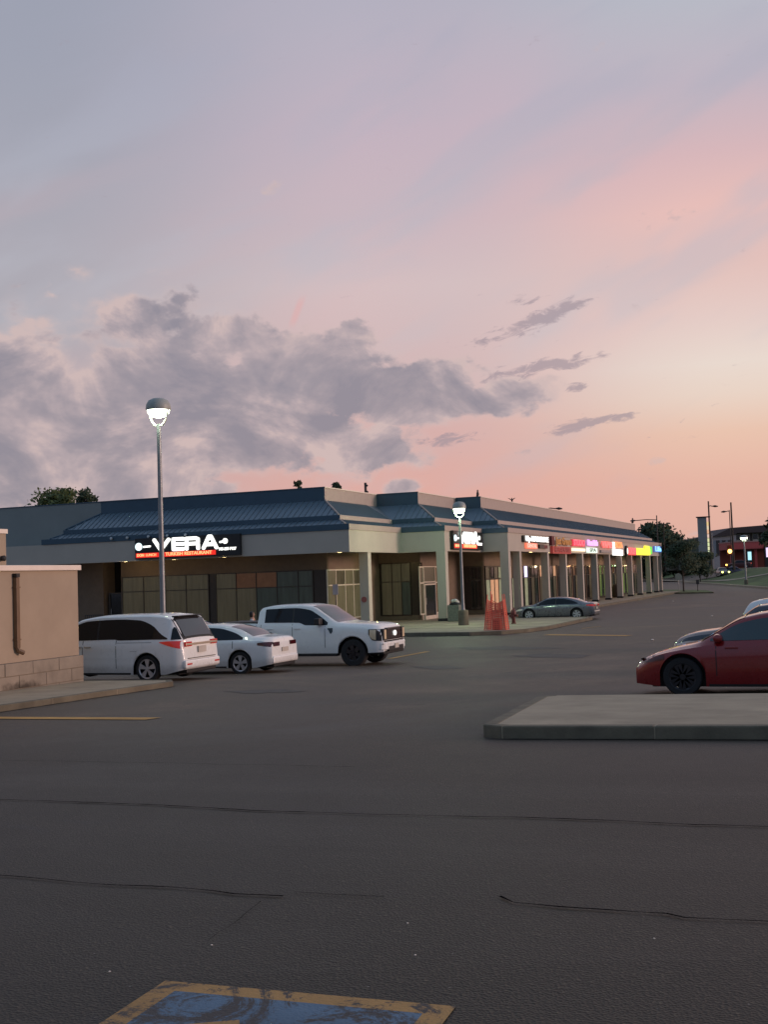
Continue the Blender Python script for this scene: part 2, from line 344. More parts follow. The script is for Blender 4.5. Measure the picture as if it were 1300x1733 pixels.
# ------------------------------------------------------------------ ground
def sheet(name, poly, off, m_, parent=None, depth=.0, step=1.0, zfun=None, kind='structure'):
    """flat polygon cut across the slope so that it follows the ground; optional skirt"""
    bm = bmesh.new(); vs = [bm.verts.new((p[0], p[1], 0)) for p in poly]; bm.faces.new(vs)
    ss_ = [S(p[0], p[1]) for p in poly]; a = max(min(ss_), -30); b = min(max(ss_), 50)
    t = math.floor(a)
    while t < b:
        t += step
        bmesh.ops.bisect_plane(bm, geom=bm.verts[:]+bm.edges[:]+bm.faces[:], plane_co=(fx*t, fy*t, 0), plane_no=(fx, fy, 0))
    zf = zfun or gz
    if depth:
        be = [e for e in bm.edges if len(e.link_faces) == 1]
        r = bmesh.ops.extrude_edge_only(bm, edges=be); new = set(g for g in r['geom'] if isinstance(g, bmesh.types.BMVert))
    else: new = set()
    for v in bm.verts: v.co.z = zf(v.co.x, v.co.y)+off-(depth if v in new else 0)
    bmesh.ops.recalc_face_normals(bm, faces=bm.faces)
    if bm.faces[0].normal.z < 0 and not depth: bmesh.ops.reverse_faces(bm, faces=bm.faces)
    me = bpy.data.meshes.new(name); bm.to_mesh(me); bm.free(); me.materials.append(m_)
    o = bpy.data.objects.new(name, me); C.objects.link(o); o.parent = parent
    if parent is None and kind: o['kind'] = kind
    return o
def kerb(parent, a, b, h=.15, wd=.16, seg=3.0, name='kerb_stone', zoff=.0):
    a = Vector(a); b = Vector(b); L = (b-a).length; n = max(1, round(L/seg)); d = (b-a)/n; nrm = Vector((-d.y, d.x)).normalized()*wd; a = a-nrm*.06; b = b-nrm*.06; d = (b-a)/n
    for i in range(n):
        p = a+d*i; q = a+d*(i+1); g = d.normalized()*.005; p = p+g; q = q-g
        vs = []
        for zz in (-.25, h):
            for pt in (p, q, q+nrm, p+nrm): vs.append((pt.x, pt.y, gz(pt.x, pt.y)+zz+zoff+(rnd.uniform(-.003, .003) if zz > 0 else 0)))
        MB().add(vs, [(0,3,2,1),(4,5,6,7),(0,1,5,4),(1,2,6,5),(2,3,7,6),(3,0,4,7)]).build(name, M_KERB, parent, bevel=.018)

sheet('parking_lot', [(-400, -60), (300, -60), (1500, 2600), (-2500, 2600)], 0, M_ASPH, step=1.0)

SW = .17   # walk above lot
LZ = gz(0, 200); WZ = LZ+SW
def walk(name, poly, **k):
    o = sheet(name, poly, SW, M_CONC, depth=.4, **k); return o
X1, X2, X3 = -24.3, -21.62, -19.92
Y1, Y2, Y3, YE = 56.58, 64.22, 71.54, 135.6
KX = -17.9
plaza = [(-70, 51.4), (-18.6, 51.4), (-16.2, 51.2), (-14.9, 51.9), (-14.1, 53.4), (-13.7, 56), (-13.7, 66.2), (-14.3, 66.7), (KX, 66.7), (KX, 137), (-45, 137), (-45, 90), (-70, 90)]
pw = walk('sidewalk', plaza)
edge = plaza[:10]
for a, b in zip(edge, edge[1:]):
    n_ = (Vector(b)-Vector(a)).normalized(); off = Vector((n_.y, -n_.x))*.004
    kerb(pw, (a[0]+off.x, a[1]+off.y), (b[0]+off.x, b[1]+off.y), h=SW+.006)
# expansion joints of the walk, recessed look by dark filler strips
for yy in [55.5, 58.5, 62, 65.5]: MB().box(-23.5, -13.9, yy, yy+.025, WZ-.02, WZ+.004).build('joint', M_DARK, pw)
for xx in [-20.5, -17.2]: MB().box(xx, xx+.025, 51.5, 66.5, WZ-.02, WZ+.004).build('joint', M_DARK, pw)
# near island right
gb_ = lambda x, y: (lambda p: (p.x, p.y))(ground(x, y, .15))
ia, ib, ic = gb_(819, 1226), gb_(912, 1178.5), gb_(935, 1177); yf = gb_(1000, 1229)[1]; yb = ic[1]
isl = sheet('traffic_island', [(ia[0], yf+.25), (ia[0]+.3, yf), (14, yf), (14, yb), ic, ib], .15, M_CONC, depth=.4)
ip = [ic, ib, (ia[0], yf+.25), (ia[0]+.3, yf), (14, yf)]
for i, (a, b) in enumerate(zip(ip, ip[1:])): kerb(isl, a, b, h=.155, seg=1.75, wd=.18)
# left slab by the enclosure
lsl = sheet('concrete_pad', [(-30, 4), (-15.1, 4), (-15.1, 24.3), (-15.5, 24.9), (-30, 24.9)], .12, M_CONC, depth=.4)
for a, b in [((-15.1, 4), (-15.1, 24.3)), ((-15.1, 24.3), (-15.5, 24.9)), ((-15.5, 24.9), (-20, 24.9))]: kerb(lsl, a, b, h=.126, seg=2.2)

def strip(name, pts, wd, m_, off=.010, jag=0.0, kind='structure'):
    """a ribbon on the ground through points, following the slope"""
    P = []
    for a, b in zip(pts, pts[1:]):
        n = max(1, int((Vector(b)-Vector(a)).length/.12 if jag else (Vector(b)-Vector(a)).length/.5))
        for i in range(n): P.append(Vector(a).lerp(Vector(b), i/n))
    P.append(Vector(pts[-1])); vs = []; fs = []; dr = 0
    for i, p in enumerate(P):
        d = (P[min(i+1, len(P)-1)]-P[max(0, i-1)]).normalized(); nr = Vector((-d.y, d.x))
        dr = dr*.93+rnd.uniform(-jag, jag); w_ = wd*(rnd.uniform(.35, 1.15) if jag else 1)
        for sgn in (-.5, .5):
            q = p+nr*(dr+sgn*w_); vs.append((q.x, q.y, gz(q.x, q.y)+off))
        if i: k = 2*i; fs.append((k-2, k, k+1, k-1))
    o = MB().add(vs, fs).build(name, m_, fix=False); tag(o, kind=kind); return o
M_CRACK = mat('crack_filler', (.006, .005, .005), 1.0, spec=0.0)
g2 = lambda x, y: (lambda p: (p.x, p.y))(ground(x, y))
strip('pavement_crack', [g2(-80, 1350), g2(0, 1355), g2(250, 1362), g2(430, 1372), g2(640, 1378), g2(900, 1385), g2(1180, 1396), g2(1400, 1402)], .026, M_CRACK, jag=.014)
strip('pavement_crack', [g2(-60, 1478), g2(85, 1488), g2(200, 1497), g2(300, 1502), g2(400, 1514), g2(480, 1519)], .020, M_CRACK, jag=.014)
strip('pavement_crack', [g2(500, 1512), g2(560, 1516), g2(650, 1521)], .008, M_CRACK, jag=.01)
strip('pavement_crack', [g2(845, 1520), g2(870, 1530), g2(990, 1539), g2(1130, 1549), g2(1160, 1556), g2(1270, 1562), g2(1400, 1566)], .022, M_CRACK, jag=.014)
strip('pavement_crack', [g2(440, 1528), g2(400, 1560), g2(350, 1594)], .004, M_CRACK, jag=.012)
strip('pavement_crack', [g2(0, 1288), g2(300, 1293), g2(600, 1299)], .012, M_CRACK, jag=.012)
strip('painted_line', [g2(-150, 1214), g2(260, 1217)], .42, M_YEL)
strip('painted_line', [g2(660, 1115), g2(724, 1103)], .2, M_YEL)
strip('painted_line', [g2(925, 1074.5), g2(1066, 1076)], .6, M_YEL)
strip('painted_line', [g2(1018, 1060), g2(985, 1064)], .1, M_YEL)
# grit gathered at the foot of the kerbs
M_GRIT = mat('gutter_grit', (.03, .026, .018), .95, var=.4, scale=9, bump=.6)
strip('gutter_grit', [(ia[0]+.1, yf-.03), (14, yf-.03)], .07, M_GRIT, off=.007, jag=.012)
strip('gutter_grit', [(-15.06, 6), (-15.06, 24.3)], .09, M_GRIT, off=.007, jag=.012)
strip('gutter_grit', [(-60, 51.35), (-18.6, 51.35), (-16.2, 51.15), (-14.86, 51.86), (-14.05, 53.4), (-13.64, 56), (-13.64, 66.2)], .12, M_GRIT, off=.007, jag=.02)
# accessible parking stencil
st = empty('accessible_stencil', (-2.71, 4.25, 0), math.radians(2.4)); tag(st, kind='structure')
def flat(name, poly, off, m_, parent):
    c, s_ = math.cos(math.radians(2.4)), math.sin(math.radians(2.4))
    vs = []
    for x, y in poly:
        wx, wy = -2.71+c*x-s_*y, 4.25+s_*x+c*y; vs.append((x, y, gz(wx, wy)+off))
    return MB().add(vs, [tuple(range(len(vs)))]).build(name, m_, parent, fix=False)
for k, q in enumerate([[(0, -.10), (1.24, -.10), (1.24, 0), (0, 0)], [(0, -1.24), (.10, -1.24), (.10, -.10), (0, -.10)], [(1.14, -1.24), (1.24, -1.24), (1.24, -.10), (1.14, -.10)], [(.10, -1.24), (1.14, -1.24), (1.14, -1.14), (.10, -1.14)]]):
    flat('stencil_border', q, .004, M_TAN, st)
flat('stencil_field', [(.10, -1.14), (1.14, -1.14), (1.14, -.10), (.10, -.10)], .004, M_BLU, st)
def seg2(p, q, w_):
    p = Vector(p); q = Vector(q); d = (q-p).normalized(); n_ = Vector((-d.y, d.x))*w_/2; return [tuple(p-n_), tuple(q-n_), tuple(q+n_), tuple(p+n_)]
flat('stencil_symbol', seg2((.34, -.46), (.52, -.37), .08), .008, M_TAN, st)
flat('stencil_symbol', seg2((.36, -.46), (.44, -.95), .08), .008, M_TAN, st)
flat('stencil_symbol', [(.60, -.38), (.98, -.38), (1.0, -.45), (.58, -.45)], .008, M_TAN, st)
flat('stencil_symbol', [(.93, -.45), (1.0, -.45), (1.0, -.95), (.93, -.95)], .008, M_TAN, st)
flat('stencil_symbol', [(.58, -.45), (.65, -.45), (.65, -.95), (.58, -.95)], .008, M_TAN, st)
M_PATCH = mat('asphalt_patch', (.062, .054, .046), .7, var=.3, scale=4, bump=.5)
for pts in ([(868, 1110), (930, 1106), (1000, 1109), (985, 1114), (920, 1113)], [(770, 1096), (850, 1094), (960, 1097), (880, 1100), (800, 1100)], [(380, 1170), (470, 1167), (520, 1170), (440, 1174)], [(700, 1128), (760, 1126), (790, 1131), (730, 1134)]):
    P_ = [ground(a, b) for a, b in pts]; Q_ = []
    for u_, v_ in zip(P_, P_[1:]+P_[:1]):
        for t_ in range(5):
            q_ = u_.lerp(v_, t_/5); Q_.append((q_.x+rnd.uniform(-.12, .12), q_.y+rnd.uniform(-.15, .15)))
    o_ = MB().add([(a, b, gz(a, b)+.006) for a, b in Q_], [tuple(range(len(Q_)))]).build('pavement_patch', M_PATCH, fix=False); tag(o_, kind='structure')

# litter specks and manhole on the lot
for i, (x, y) in enumerate([(185, 1645), (1108, 1589), (1206, 1043), (1105, 1084), (703, 1617), (358, 1600), (1140, 1018), (690, 1563)]):
    p = ground(x, y); r = .006 if y > 1500 else .07
    o = MB().lathe([(r*.5, 0), (r, r*.4), (r*.4, r*.8)], 6).build('litter_scrap', M_CAP, loc=(p.x, p.y, p.z), rz=i)
    wh = ['left of the blue stencil', 'at lower right below the long crack', 'far out left of the white hatchback', 'in the lot left of the red car', 'just above the blue stencil', 'above the corner of the blue stencil', 'far out beside the end of the arcade', 'in the middle of the near asphalt'][i]
    tag(o, 'pale scrap of litter lying on the asphalt '+wh, 'litter', 'litter on the parking lot')

# ------------------------------------------------------------------ strip mall
mall = empty('strip_mall', (0, 0, 0)); tag(mall, 'long low strip mall with blue metal mansard roof, stepped corner and lit arcade', 'building')
Xl = -75; D = 2.4; AX = -43.7
FB, FT = 4.3, 5.46
def inset(k, hipl=True):
    return [((AX+k) if hipl else Xl, Y1+k), (X1-k, Y1+k), (X1-k, Y2+k), (X2-k, Y2+k), (X2-k, Y3+k), (X3-k, Y3+k), (X3-k, YE-k), (X3-14, YE-k)]
def band(name, k0, z0, k1, z1, mf, ms, hip=True, th=0.0):
    A = inset(k0, hip); B = inset(k1, hip)
    for i in range(7):
        a, b, c_, d_ = A[i], A[i+1], B[i+1], B[i]
        front = i in (0, 2, 4); end = i == 6
        m_ = mf if (front or end) else ms
        MB().quad((a[0], a[1], z0), (b[0], b[1], z0), (c_[0], c_[1], z1), (d_[0], d_[1], z1)).build(name, m_, mall)
# fascia as solid beams (front runs on to the left out of the frame)
segs = inset(0, False)
def beam(name, k, z0, z1, t, mf, ms, hip=False):
    A = inset(k, hip); B = inset(k+t, hip)
    for i in range(7):
        a, b, c_, d_ = A[i], A[i+1], B[i+1], B[i]
        m_ = mf if i in (0, 2, 4, 6) else ms
        MB().prism([a, b, c_, d_], lambda p: (p[0], p[1], z0), lambda p: (p[0], p[1], z1)).build(name, m_, mall)
beam('fascia', 0, FB, FT, .3, M_STUC, M_STUC)
MB().box(Xl, AX+.3, Y1+.3, Y1+D, FT-.1, FT).build('ledge', M_STUCBL, mall)
beam('eave_board', -.05, FT+.004, 5.77, .32, M_BLUEP, M_PALE, True)
band('lower_roof_slope', .27, 5.775, .86, 6.05, M_BLUES, M_BLUES)
beam('ledge_board', .84, 6.055, 6.30, .2, M_BLUEP, M_PALE, True)
band('roof_slope', .92, 6.303, D-.02, 7.22, M_BLUES, M_BLUES)
beam('parapet', D, 7.2, 7.93, .25, M_BLUEP, M_PALE, True)
beam('parapet_coping', D-.04, 7.934, 7.99, .34, M_BLUEP, M_CAP, True)
# hip trims
for (k, (cx_, cy_)) in enumerate([(X1, Y1), (X2, Y2), (X3, Y3)]):
    MB().tube([(cx_-.3, cy_+.27, 5.80), (cx_-.88, cy_+.86, 6.07)], .045, 6).build('hip_trim', M_PALE, mall)
    MB().tube([(cx_-.94, cy_+.9, 6.33), (cx_-D+.02, cy_+D-.02, 7.25)], .05, 6).build('hip_trim', M_PALE, mall)
MB().tube([(AX+.3, Y1+.27, 5.80), (AX+.88, Y1+.86, 6.07)], .045, 6).build('hip_trim', M_BLUEP, mall)
MB().tube([(AX+.94, Y1+.9, 6.33), (AX+D, Y1+D-.02, 7.25)], .05, 6).build('hip_trim', M_BLUEP, mall)
# standing seams on the slopes: too fine to pick apart, joined
rb = MB()
def seams(k0, z0, k1, z1):
    A = inset(k0); B = inset(k1)
    for i in (0, 1, 2, 3, 4, 5):
        a = Vector(A[i]); b = Vector(A[i+1]); c_ = Vector(B[i+1]); d_ = Vector(B[i]); L = (b-a).length; dr = (b-a).normalized()
        inn = Vector((0, 1)) if i % 2 == 0 else Vector((-1, 0)); W_ = k1-k0; sp = .34 if i < 5 else .4
        t = sp*.5
        while t < L:
            p = a+dr*t; 
            # clip against hip/valley lines
            u = 1.0
            s0 = (d_-a).dot(dr)/W_; s1 = (c_-b).dot(dr)/W_   # drift of ends per inset
            if s0 > 0 and t < s0*W_: u = t/(s0*W_)
            if s1 < 0 and (L-t) < -s1*W_: u = min(u, (L-t)/(-s1*W_))
            q = p+inn*W_*u; z = z0+(z1-z0)*u; h = dr*.015
            if u > .06:
                rb.add([(p.x-h.x, p.y-h.y, z0), (p.x+h.x, p.y+h.y, z0), (q.x+h.x, q.y+h.y, z), (q.x-h.x, q.y-h.y, z),
                        (p.x-h.x, p.y-h.y, z0+.045), (p.x+h.x, p.y+h.y, z0+.045), (q.x+h.x, q.y+h.y, z+.045), (q.x-h.x, q.y-h.y, z+.045)],
                       [(4,5,6,7),(0,1,5,4),(1,2,6,5),(3,0,4,7),(2,3,7,6)])
            t += sp
seams(.27, 5.775, .86, 6.05); seams(.92, 6.303, D-.02, 7.22)
tag(rb.build('roof_seams', M_BLUES, mall), kind='stuff')
# plain parapet wall on the left and roof deck
MB().box(Xl, AX+D, Y1+D, Y1+D+.25, FT, 7.93).build('plain_wall', M_STUCBL, mall)
MB().box(Xl, AX+D, Y1+D-.03, Y1+D+.3, 7.934, 7.99).build('parapet_coping', M_BLUEP, mall)
sp_ = inset(.28, False); si = inset(D, False)
for i in range(7):
    a, b, c_, d_ = sp_[i], sp_[i+1], si[i+1], si[i]
    MB().prism([a, b, c_, d_], lambda p: (p[0], p[1], FB+.06), lambda p: (p[0], p[1], FB+.12)).build('soffit', M_SOFF, mall)
deck = inset(D+.2, False)
MB().prism(deck+[(X3-14, 118), (Xl, 118)], lambda p: (p[0], p[1], 7.0), lambda p: (p[0], p[1], 7.1)).build('roof_deck', M_STUCBL, mall)
MB().box(-33.9, X3-D, YE-D-.01, YE-D+.3, WZ, 7.2).build('end_wall', M_BRWALL, mall)

# ---- shop walls
def wall_piece(ax, pl, a0, a1, z0, z1, m_, name='wall', t=.2):
    if ax == 'y': return MB().box(a0, a1, pl, pl+t, z0, z1).build(name, m_, mall)
    return MB().box(pl-t, pl, a0, a1, z0, z1).build(name, m_, mall)
P_CURT = mat('curtained_glass', (.060, .054, .036), .2, var=.55, scale=.8, stretch=True, emit=(.5, .42, .24), es=.05)
P_GREEN = mat('green_curtained_glass', (.035, .05, .040), .2, var=.55, scale=.8, stretch=True, emit=(.36, .42, .34), es=.02)
P_ORNG = mat('orange_lit_glass', (.09, .052, .03), .2, var=.4, emit=(.9, .36, .12), es=.035)
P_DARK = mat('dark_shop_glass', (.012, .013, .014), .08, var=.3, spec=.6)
P_YEL = mat('yellow_lit_glass', (.09, .082, .052), .2, var=.45, scale=.9, stretch=True, emit=(.62, .54, .30), es=.08)
P_POST = mat('orange_poster', (.55, .33, .19), .5, var=.2, scale=4, emit=(1, .6, .35), es=.22)
P_POSTG = mat('green_white_poster', (.25, .30, .2), .5, var=.4, scale=3, emit=(.6, .8, .5), es=.1)
P_GREENL = mat('green_lit_glass', (.08, .12, .04), .2, var=.3, emit=(.5, .8, .2), es=.12)
P_BLUE = mat('blue_lit_glass', (.2, .2, .3), .2, emit=(.7, .6, 1), es=1.6)
def shopfront(ax, pl, cuts, z0, zt, z1, panes_lo, panes_hi, fm=M_FRAME, fr=.05):
    """frame of mullions and rails with one pane object per opening"""
    f = MB(); dp = .06
    def bx(a0, a1, zz0, zz1, o0, o1):
        if ax == 'y': f.box(a0, a1, pl-o1, pl-o0, zz0, zz1)
        else: f.box(pl+o0, pl+o1, a0, a1, zz0, zz1)
    for c_ in cuts: bx(c_-fr/2, c_+fr/2, z0, z1, .0, dp)
    for i in range(len(cuts)-1):
        a0, a1 = cuts[i]+fr/2, cuts[i+1]-fr/2
        for zc in (z0+fr/2, zt, z1-fr/2): bx(a0, a1, zc-fr/2, zc+fr/2, .003, dp-.005)
    fo = f.build('window', fm, mall)
    for i in range(len(cuts)-1):
        a0, a1 = cuts[i]+fr/2, cuts[i+1]-fr/2
        for (q0, q1, mm) in ((z0+fr, zt-fr/2, panes_lo[i % len(panes_lo)]), (zt+fr/2, z1-fr, panes_hi[i % len(panes_hi)])):
            b = MB()
            if ax == 'y': b.box(a0, a1, pl-.028, pl-.012, q0, q1)
            else: b.box(pl+.012, pl+.028, a0, a1, q0, q1)
            b.build('pane', mm, fo)
    return fo
def door(ax, pl, a0, a1, z1, fm=M_FRAMEL, gm=P_DARK):
    f = MB(); t = .09
    def bx(b, p0, p1, zz0, zz1, o0, o1):
        if ax == 'y': b.box(p0, p1, pl-o1, pl-o0, zz0, zz1)
        else: b.box(pl+o0, pl+o1, p0, p1, zz0, zz1)
    bx(f, a0, a0+t, WZ, z1, .0, .1); bx(f, a1-t, a1, WZ, z1, .0, .1); bx(f, a0+t, a1-t, z1-t, z1, 0, .095); bx(f, a0+t, a1-t, WZ, WZ+.22, 0, .09)
    d_ = f.build('door', fm, mall)
    g = MB(); bx(g, a0+t, a1-t, WZ+.22, z1-t, .02, .04); g.build('pane', gm, d_)
    h = MB(); bx(h, a0+t+.06, a0+t+.09, WZ+.9, WZ+1.3, .1, .13); h.build('handle', M_CHROME, d_)
    return d_
YA = Y1+D; ZB, ZT, ZH = WZ+.35, 2.57, 3.45
FBs = FB+.1
# front wall, left part
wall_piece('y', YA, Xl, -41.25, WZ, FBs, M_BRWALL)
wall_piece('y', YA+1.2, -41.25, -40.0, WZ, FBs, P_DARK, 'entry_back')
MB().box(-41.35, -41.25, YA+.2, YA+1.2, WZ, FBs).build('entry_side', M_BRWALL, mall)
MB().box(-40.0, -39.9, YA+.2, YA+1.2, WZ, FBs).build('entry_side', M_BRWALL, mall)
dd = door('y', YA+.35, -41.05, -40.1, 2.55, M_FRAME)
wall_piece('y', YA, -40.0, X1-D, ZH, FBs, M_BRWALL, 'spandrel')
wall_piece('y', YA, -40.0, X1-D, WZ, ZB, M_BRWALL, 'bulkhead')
wx = [on_y(p, 985, YA).x for p in (207, 243, 280, 315, 353)]
shopfront('y', YA, wx, ZB, ZT, ZH, [P_CURT], [P_CURT])
wx2 = [on_y(p, 985, YA).x for p in (366, 400, 434, 469, 505, 530)]
shopfront('y', YA, wx2, ZB, ZT, ZH, [P_CURT, P_CURT, P_GREEN, P_GREEN, P_GREEN], [P_CURT, P_ORNG, P_ORNG, P_GREEN, P_GREEN])
wall_piece('y', YA, -40.0, wx[0]-.025, ZB, ZH, M_BRWALL); wall_piece('y', YA, wx[-1]+.025, wx2[0]-.025, ZB, ZH, M_FRAME)
wall_piece('y', YA, wx2[-1]+.025, X1-D, ZB, ZH, M_FRAME)
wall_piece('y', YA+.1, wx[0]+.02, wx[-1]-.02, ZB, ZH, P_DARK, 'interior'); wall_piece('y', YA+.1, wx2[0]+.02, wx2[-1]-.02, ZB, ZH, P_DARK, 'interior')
# side wall of first step, X = X1-D
XA = X1-D
wy = [on_x(p, 985, XA).y for p in (553, 567.5, 583, 597, 610.5, 622)]
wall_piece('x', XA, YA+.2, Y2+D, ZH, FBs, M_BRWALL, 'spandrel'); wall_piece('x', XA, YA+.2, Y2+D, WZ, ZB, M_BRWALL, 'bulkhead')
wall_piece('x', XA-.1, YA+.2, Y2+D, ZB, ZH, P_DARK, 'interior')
shopfront('x', XA, [w_ for w_ in wy if w_ < Y2+D-.1], ZB, ZT, ZH, [P_YEL], [P_YEL, P_CURT], fm=M_FRAMEL, fr=.07)
wl = [w_ for w_ in wy if w_ < Y2+D-.1][-1]; wall_piece('x', XA+.01, wl+.04, Y2+D, WZ, ZH+.02, M_BRWALL)
# second front, Y = Y2+D
YB = Y2+D; XB = X2-D
wx3 = [on_y(p, 985, YB).x for p in (646, 664, 680, 695)]
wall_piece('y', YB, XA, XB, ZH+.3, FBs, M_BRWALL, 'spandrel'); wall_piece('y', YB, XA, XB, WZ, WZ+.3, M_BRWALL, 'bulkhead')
wall_piece('y', YB, XA, wx3[0]-.03, WZ+.3, ZH+.3, M_FRAME); wall_piece('y', YB, wx3[-1]+.03, XB, WZ+.3, ZH+.3, M_FRAME)
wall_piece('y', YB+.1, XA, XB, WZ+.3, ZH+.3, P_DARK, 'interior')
shopfront('y', YB, wx3, WZ+.3, ZT+.05, ZH+.3, [P_CURT, P_CURT, P_GREEN], [P_CURT])
# side wall of second step with the restaurant door
wy = [on_x(p, 985, XB).y for p in (709.5, 716, 736, 742)]
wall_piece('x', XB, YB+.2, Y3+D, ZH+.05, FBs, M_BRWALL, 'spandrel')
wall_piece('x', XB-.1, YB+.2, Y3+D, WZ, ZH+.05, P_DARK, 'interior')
door('x', XB, wy[1]+.05, wy[2]-.05, 2.45)
shopfront('x', XB, [wy[0], wy[1]], WZ+.3, 2.5, ZH+.05, [P_CURT], [P_CURT], M_FRAMEL, .08); shopfront('x', XB, [wy[2], wy[3], wy[3]+1.6], WZ+.3, 2.5, ZH+.05, [P_ORNG, P_CURT], [P_ORNG], M_FRAMEL, .08)
shopfront('x', XB, [wy[1]+.05, wy[2]-.05], 2.5, 2.56, ZH+.05, [P_ORNG], [P_CURT], M_FRAMEL, .05)
wall_piece('x', XB, YB+.2, wy[1], WZ, WZ+.3, M_STUC, 'bulkhead'); wall_piece('x', XB, wy[2], Y3+D, WZ, WZ+.3, M_STUC, 'bulkhead')
wall_piece('x', XB+.01, wy[3]+1.65, Y3+D, WZ, ZH+.06, M_BRWALL)
# third front
YC = Y3+D; XC = X3-D
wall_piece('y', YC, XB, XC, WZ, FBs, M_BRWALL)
c3 = [XB+.4, XB+1.1, XC-.15]
shopfront('y', YC, c3, WZ+.3, ZT, ZH, [P_DARK], [P_DARK])
# main arcade
PY = [74.27, 81.78, 87.43, 93.33, 98.95, 104.61, 110.37, 115.96, 121.52, 127.2, 132.4]
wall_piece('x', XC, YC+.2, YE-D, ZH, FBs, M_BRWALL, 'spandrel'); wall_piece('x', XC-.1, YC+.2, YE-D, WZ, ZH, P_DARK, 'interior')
wy = [on_x(p, 985, XC).y for p in (818.5, 825.5, 840, 849)]
shopfront('x', XC, [YC+.35]+[YC+.35+k*1.0 for k in range(1, 5)], WZ+.1, ZT, ZH, [P_POSTG, P_POST, P_POST, P_POSTG], [P_CURT, P_DARK, P_CURT, P_POSTG], M_FRAME, .09)
bays = [(YC+4.6, 82.6)]+[(a, b) for a, b in zip([82.6, 88.3, 94.2, 99.9, 105.5, 111.3, 116.9, 122.5, 128.1], [88.3, 94.2, 99.9, 105.5, 111.3, 116.9, 122.5, 128.1, 133.1])]
lo = [[P_DARK, P_POSTG, P_DARK, P_POSTG, P_GREENL, P_DARK], [P_DARK, P_POSTG, P_DARK, P_CURT, P_DARK], [P_CURT, P_DARK, P_CURT, P_DARK], [P_DARK, P_CURT, P_DARK], [P_DARK, P_YEL, P_DARK, P_CURT], [P_DARK, P_CURT], [P_GREENL, P_DARK, P_GREENL], [P_CURT, P_DARK], [P_GREENL, P_GREENL, P_DARK], [P_DARK, P_CURT]]
hi = [[P_POST, P_DARK, P_POST, P_DARK, P_POST, P_POST], [P_DARK, P_BLUE, P_DARK, P_DARK, P_DARK], [P_POST, P_DARK, P_DARK, P_DARK], [P_DARK, P_CURT], [P_ORNG, P_DARK, P_CURT], [P_DARK, P_ORNG], [P_GREENL, P_CURT], [P_DARK, P_ORNG], [P_GREENL, P_DARK], [P_ORNG, P_DARK]]
for i, (a, b) in enumerate(bays):
    wall_piece('x', XC, a, a+.35, WZ, ZH, M_BRWALL, 'wall')
    n = 6 if i == 0 else 5
    cuts = [a+.4+(b-a-.55)*k/n for k in range(n+1)]
    shopfront('x', XC, cuts, WZ+.15, ZT, ZH, lo[i], hi[i])
def pier(x0, x1, y0, y1):
    p = MB().box(x0, x1, y0, y1, WZ, FB-.002).build('pier', M_STUC, mall, bevel=.015)
    MB().box(x0-.02, x1+.02, y0-.02, y1+.02, WZ, WZ+.16).build('pier_base', M_DARK, p)
pier(X1-.56, X1-.03, 59.15, 59.62)
pier(X2-.55, X2-.003, Y2+.003, Y2+.5); pier(X3-.55, X3-.003, Y3+.003, Y3+.5)
for y in PY[:]: pier(X3-.5, X3-.003, y-.02, y+.43)
pier(X3-.5, X3-.003, YE-.55, YE-.02); pier(X3-5, X3-4.5, YE-.55, YE-.02)
# no smoking disc on first pier
ns = MB().lathe([(.16, 0), (.16, .012)], 20, 'y', (-24.62, 59.13, 1.75)).build('notice_disc', mat('notice_white', (.4, .3, .29), .5), mall)
MB().lathe([(.13, 0), (.16, 0), (.16, .006), (.13, .006)], 20, 'y', (-24.62, 59.12, 1.75)).build('notice_ring', mat('notice_red', (.30, .09, .08), .5), mall)
# soffit lights
def soffit(p, e=14):
    o = MB().lathe([(.10, 0), (.13, .02), (.13, .06)], 12, 'z', (p.x, p.y, FB-.0)).build('soffit_light', glow('soffit', (1, .74, .32), 6), mall)
    return o
M_SOFL = glow('soffit', (1, .74, .32), 6)
for (x, y, e) in [(211.7, 950.5, 34), (294, 947, 7), (379, 943, 5), (574.8, 936, 8)]:
    p = on_y(x, y, Y1+.45) if x < 560 else on_y(x, y, Y1+.6)
    p.z = FB; soffit(p)
    point('soffit_lamp', (p.x, p.y, FB-.12), e, (1, .7, .35), .1)
for y in (73.0, 76.0, 79.3, 84.3): soffit(Vector((X3-.55, y, FB)))
point('soffit_lamp', (X3-.9, 77.5, FB-.12), 14, (1, .7, .35), .1); point('soffit_lamp', (X3-.9, 84.3, FB-.12), 14, (1, .7, .35), .1)
for y, col in ((90.5, (1, .75, .4)), (102, (1, .5, .2)), (107.5, (1, .55, .25)), (113, (1, .7, .35)), (124.5, (.6, 1, .4)), (130, (1, .6, .3))):
    point('arcade_lamp', (XC+.8, y, 3.4), 13, col, .1)
point('arcade_lamp', (X1-1.2, Y2-.5, 3.9), 16, (1, .85, .4), .1); point('arcade_lamp', (X2-1.2, Y3-.6, 3.9), 12, (1, .7, .4), .1)
# gooseneck spots over the first sign
for x in (189, 216, 252, 284, 315):
    p = on_y(x, 905, Y1-.08); M_SP = mat('spot_cup', (.5, .55, .55), .3, metal=.6)
    MB().lathe([(.03, 0), (.075, -.05), (.08, -.14), (.05, -.15)], 10, 'y', (p.x, Y1-.06, 5.62)).build('sign_spot', M_SP, mall)

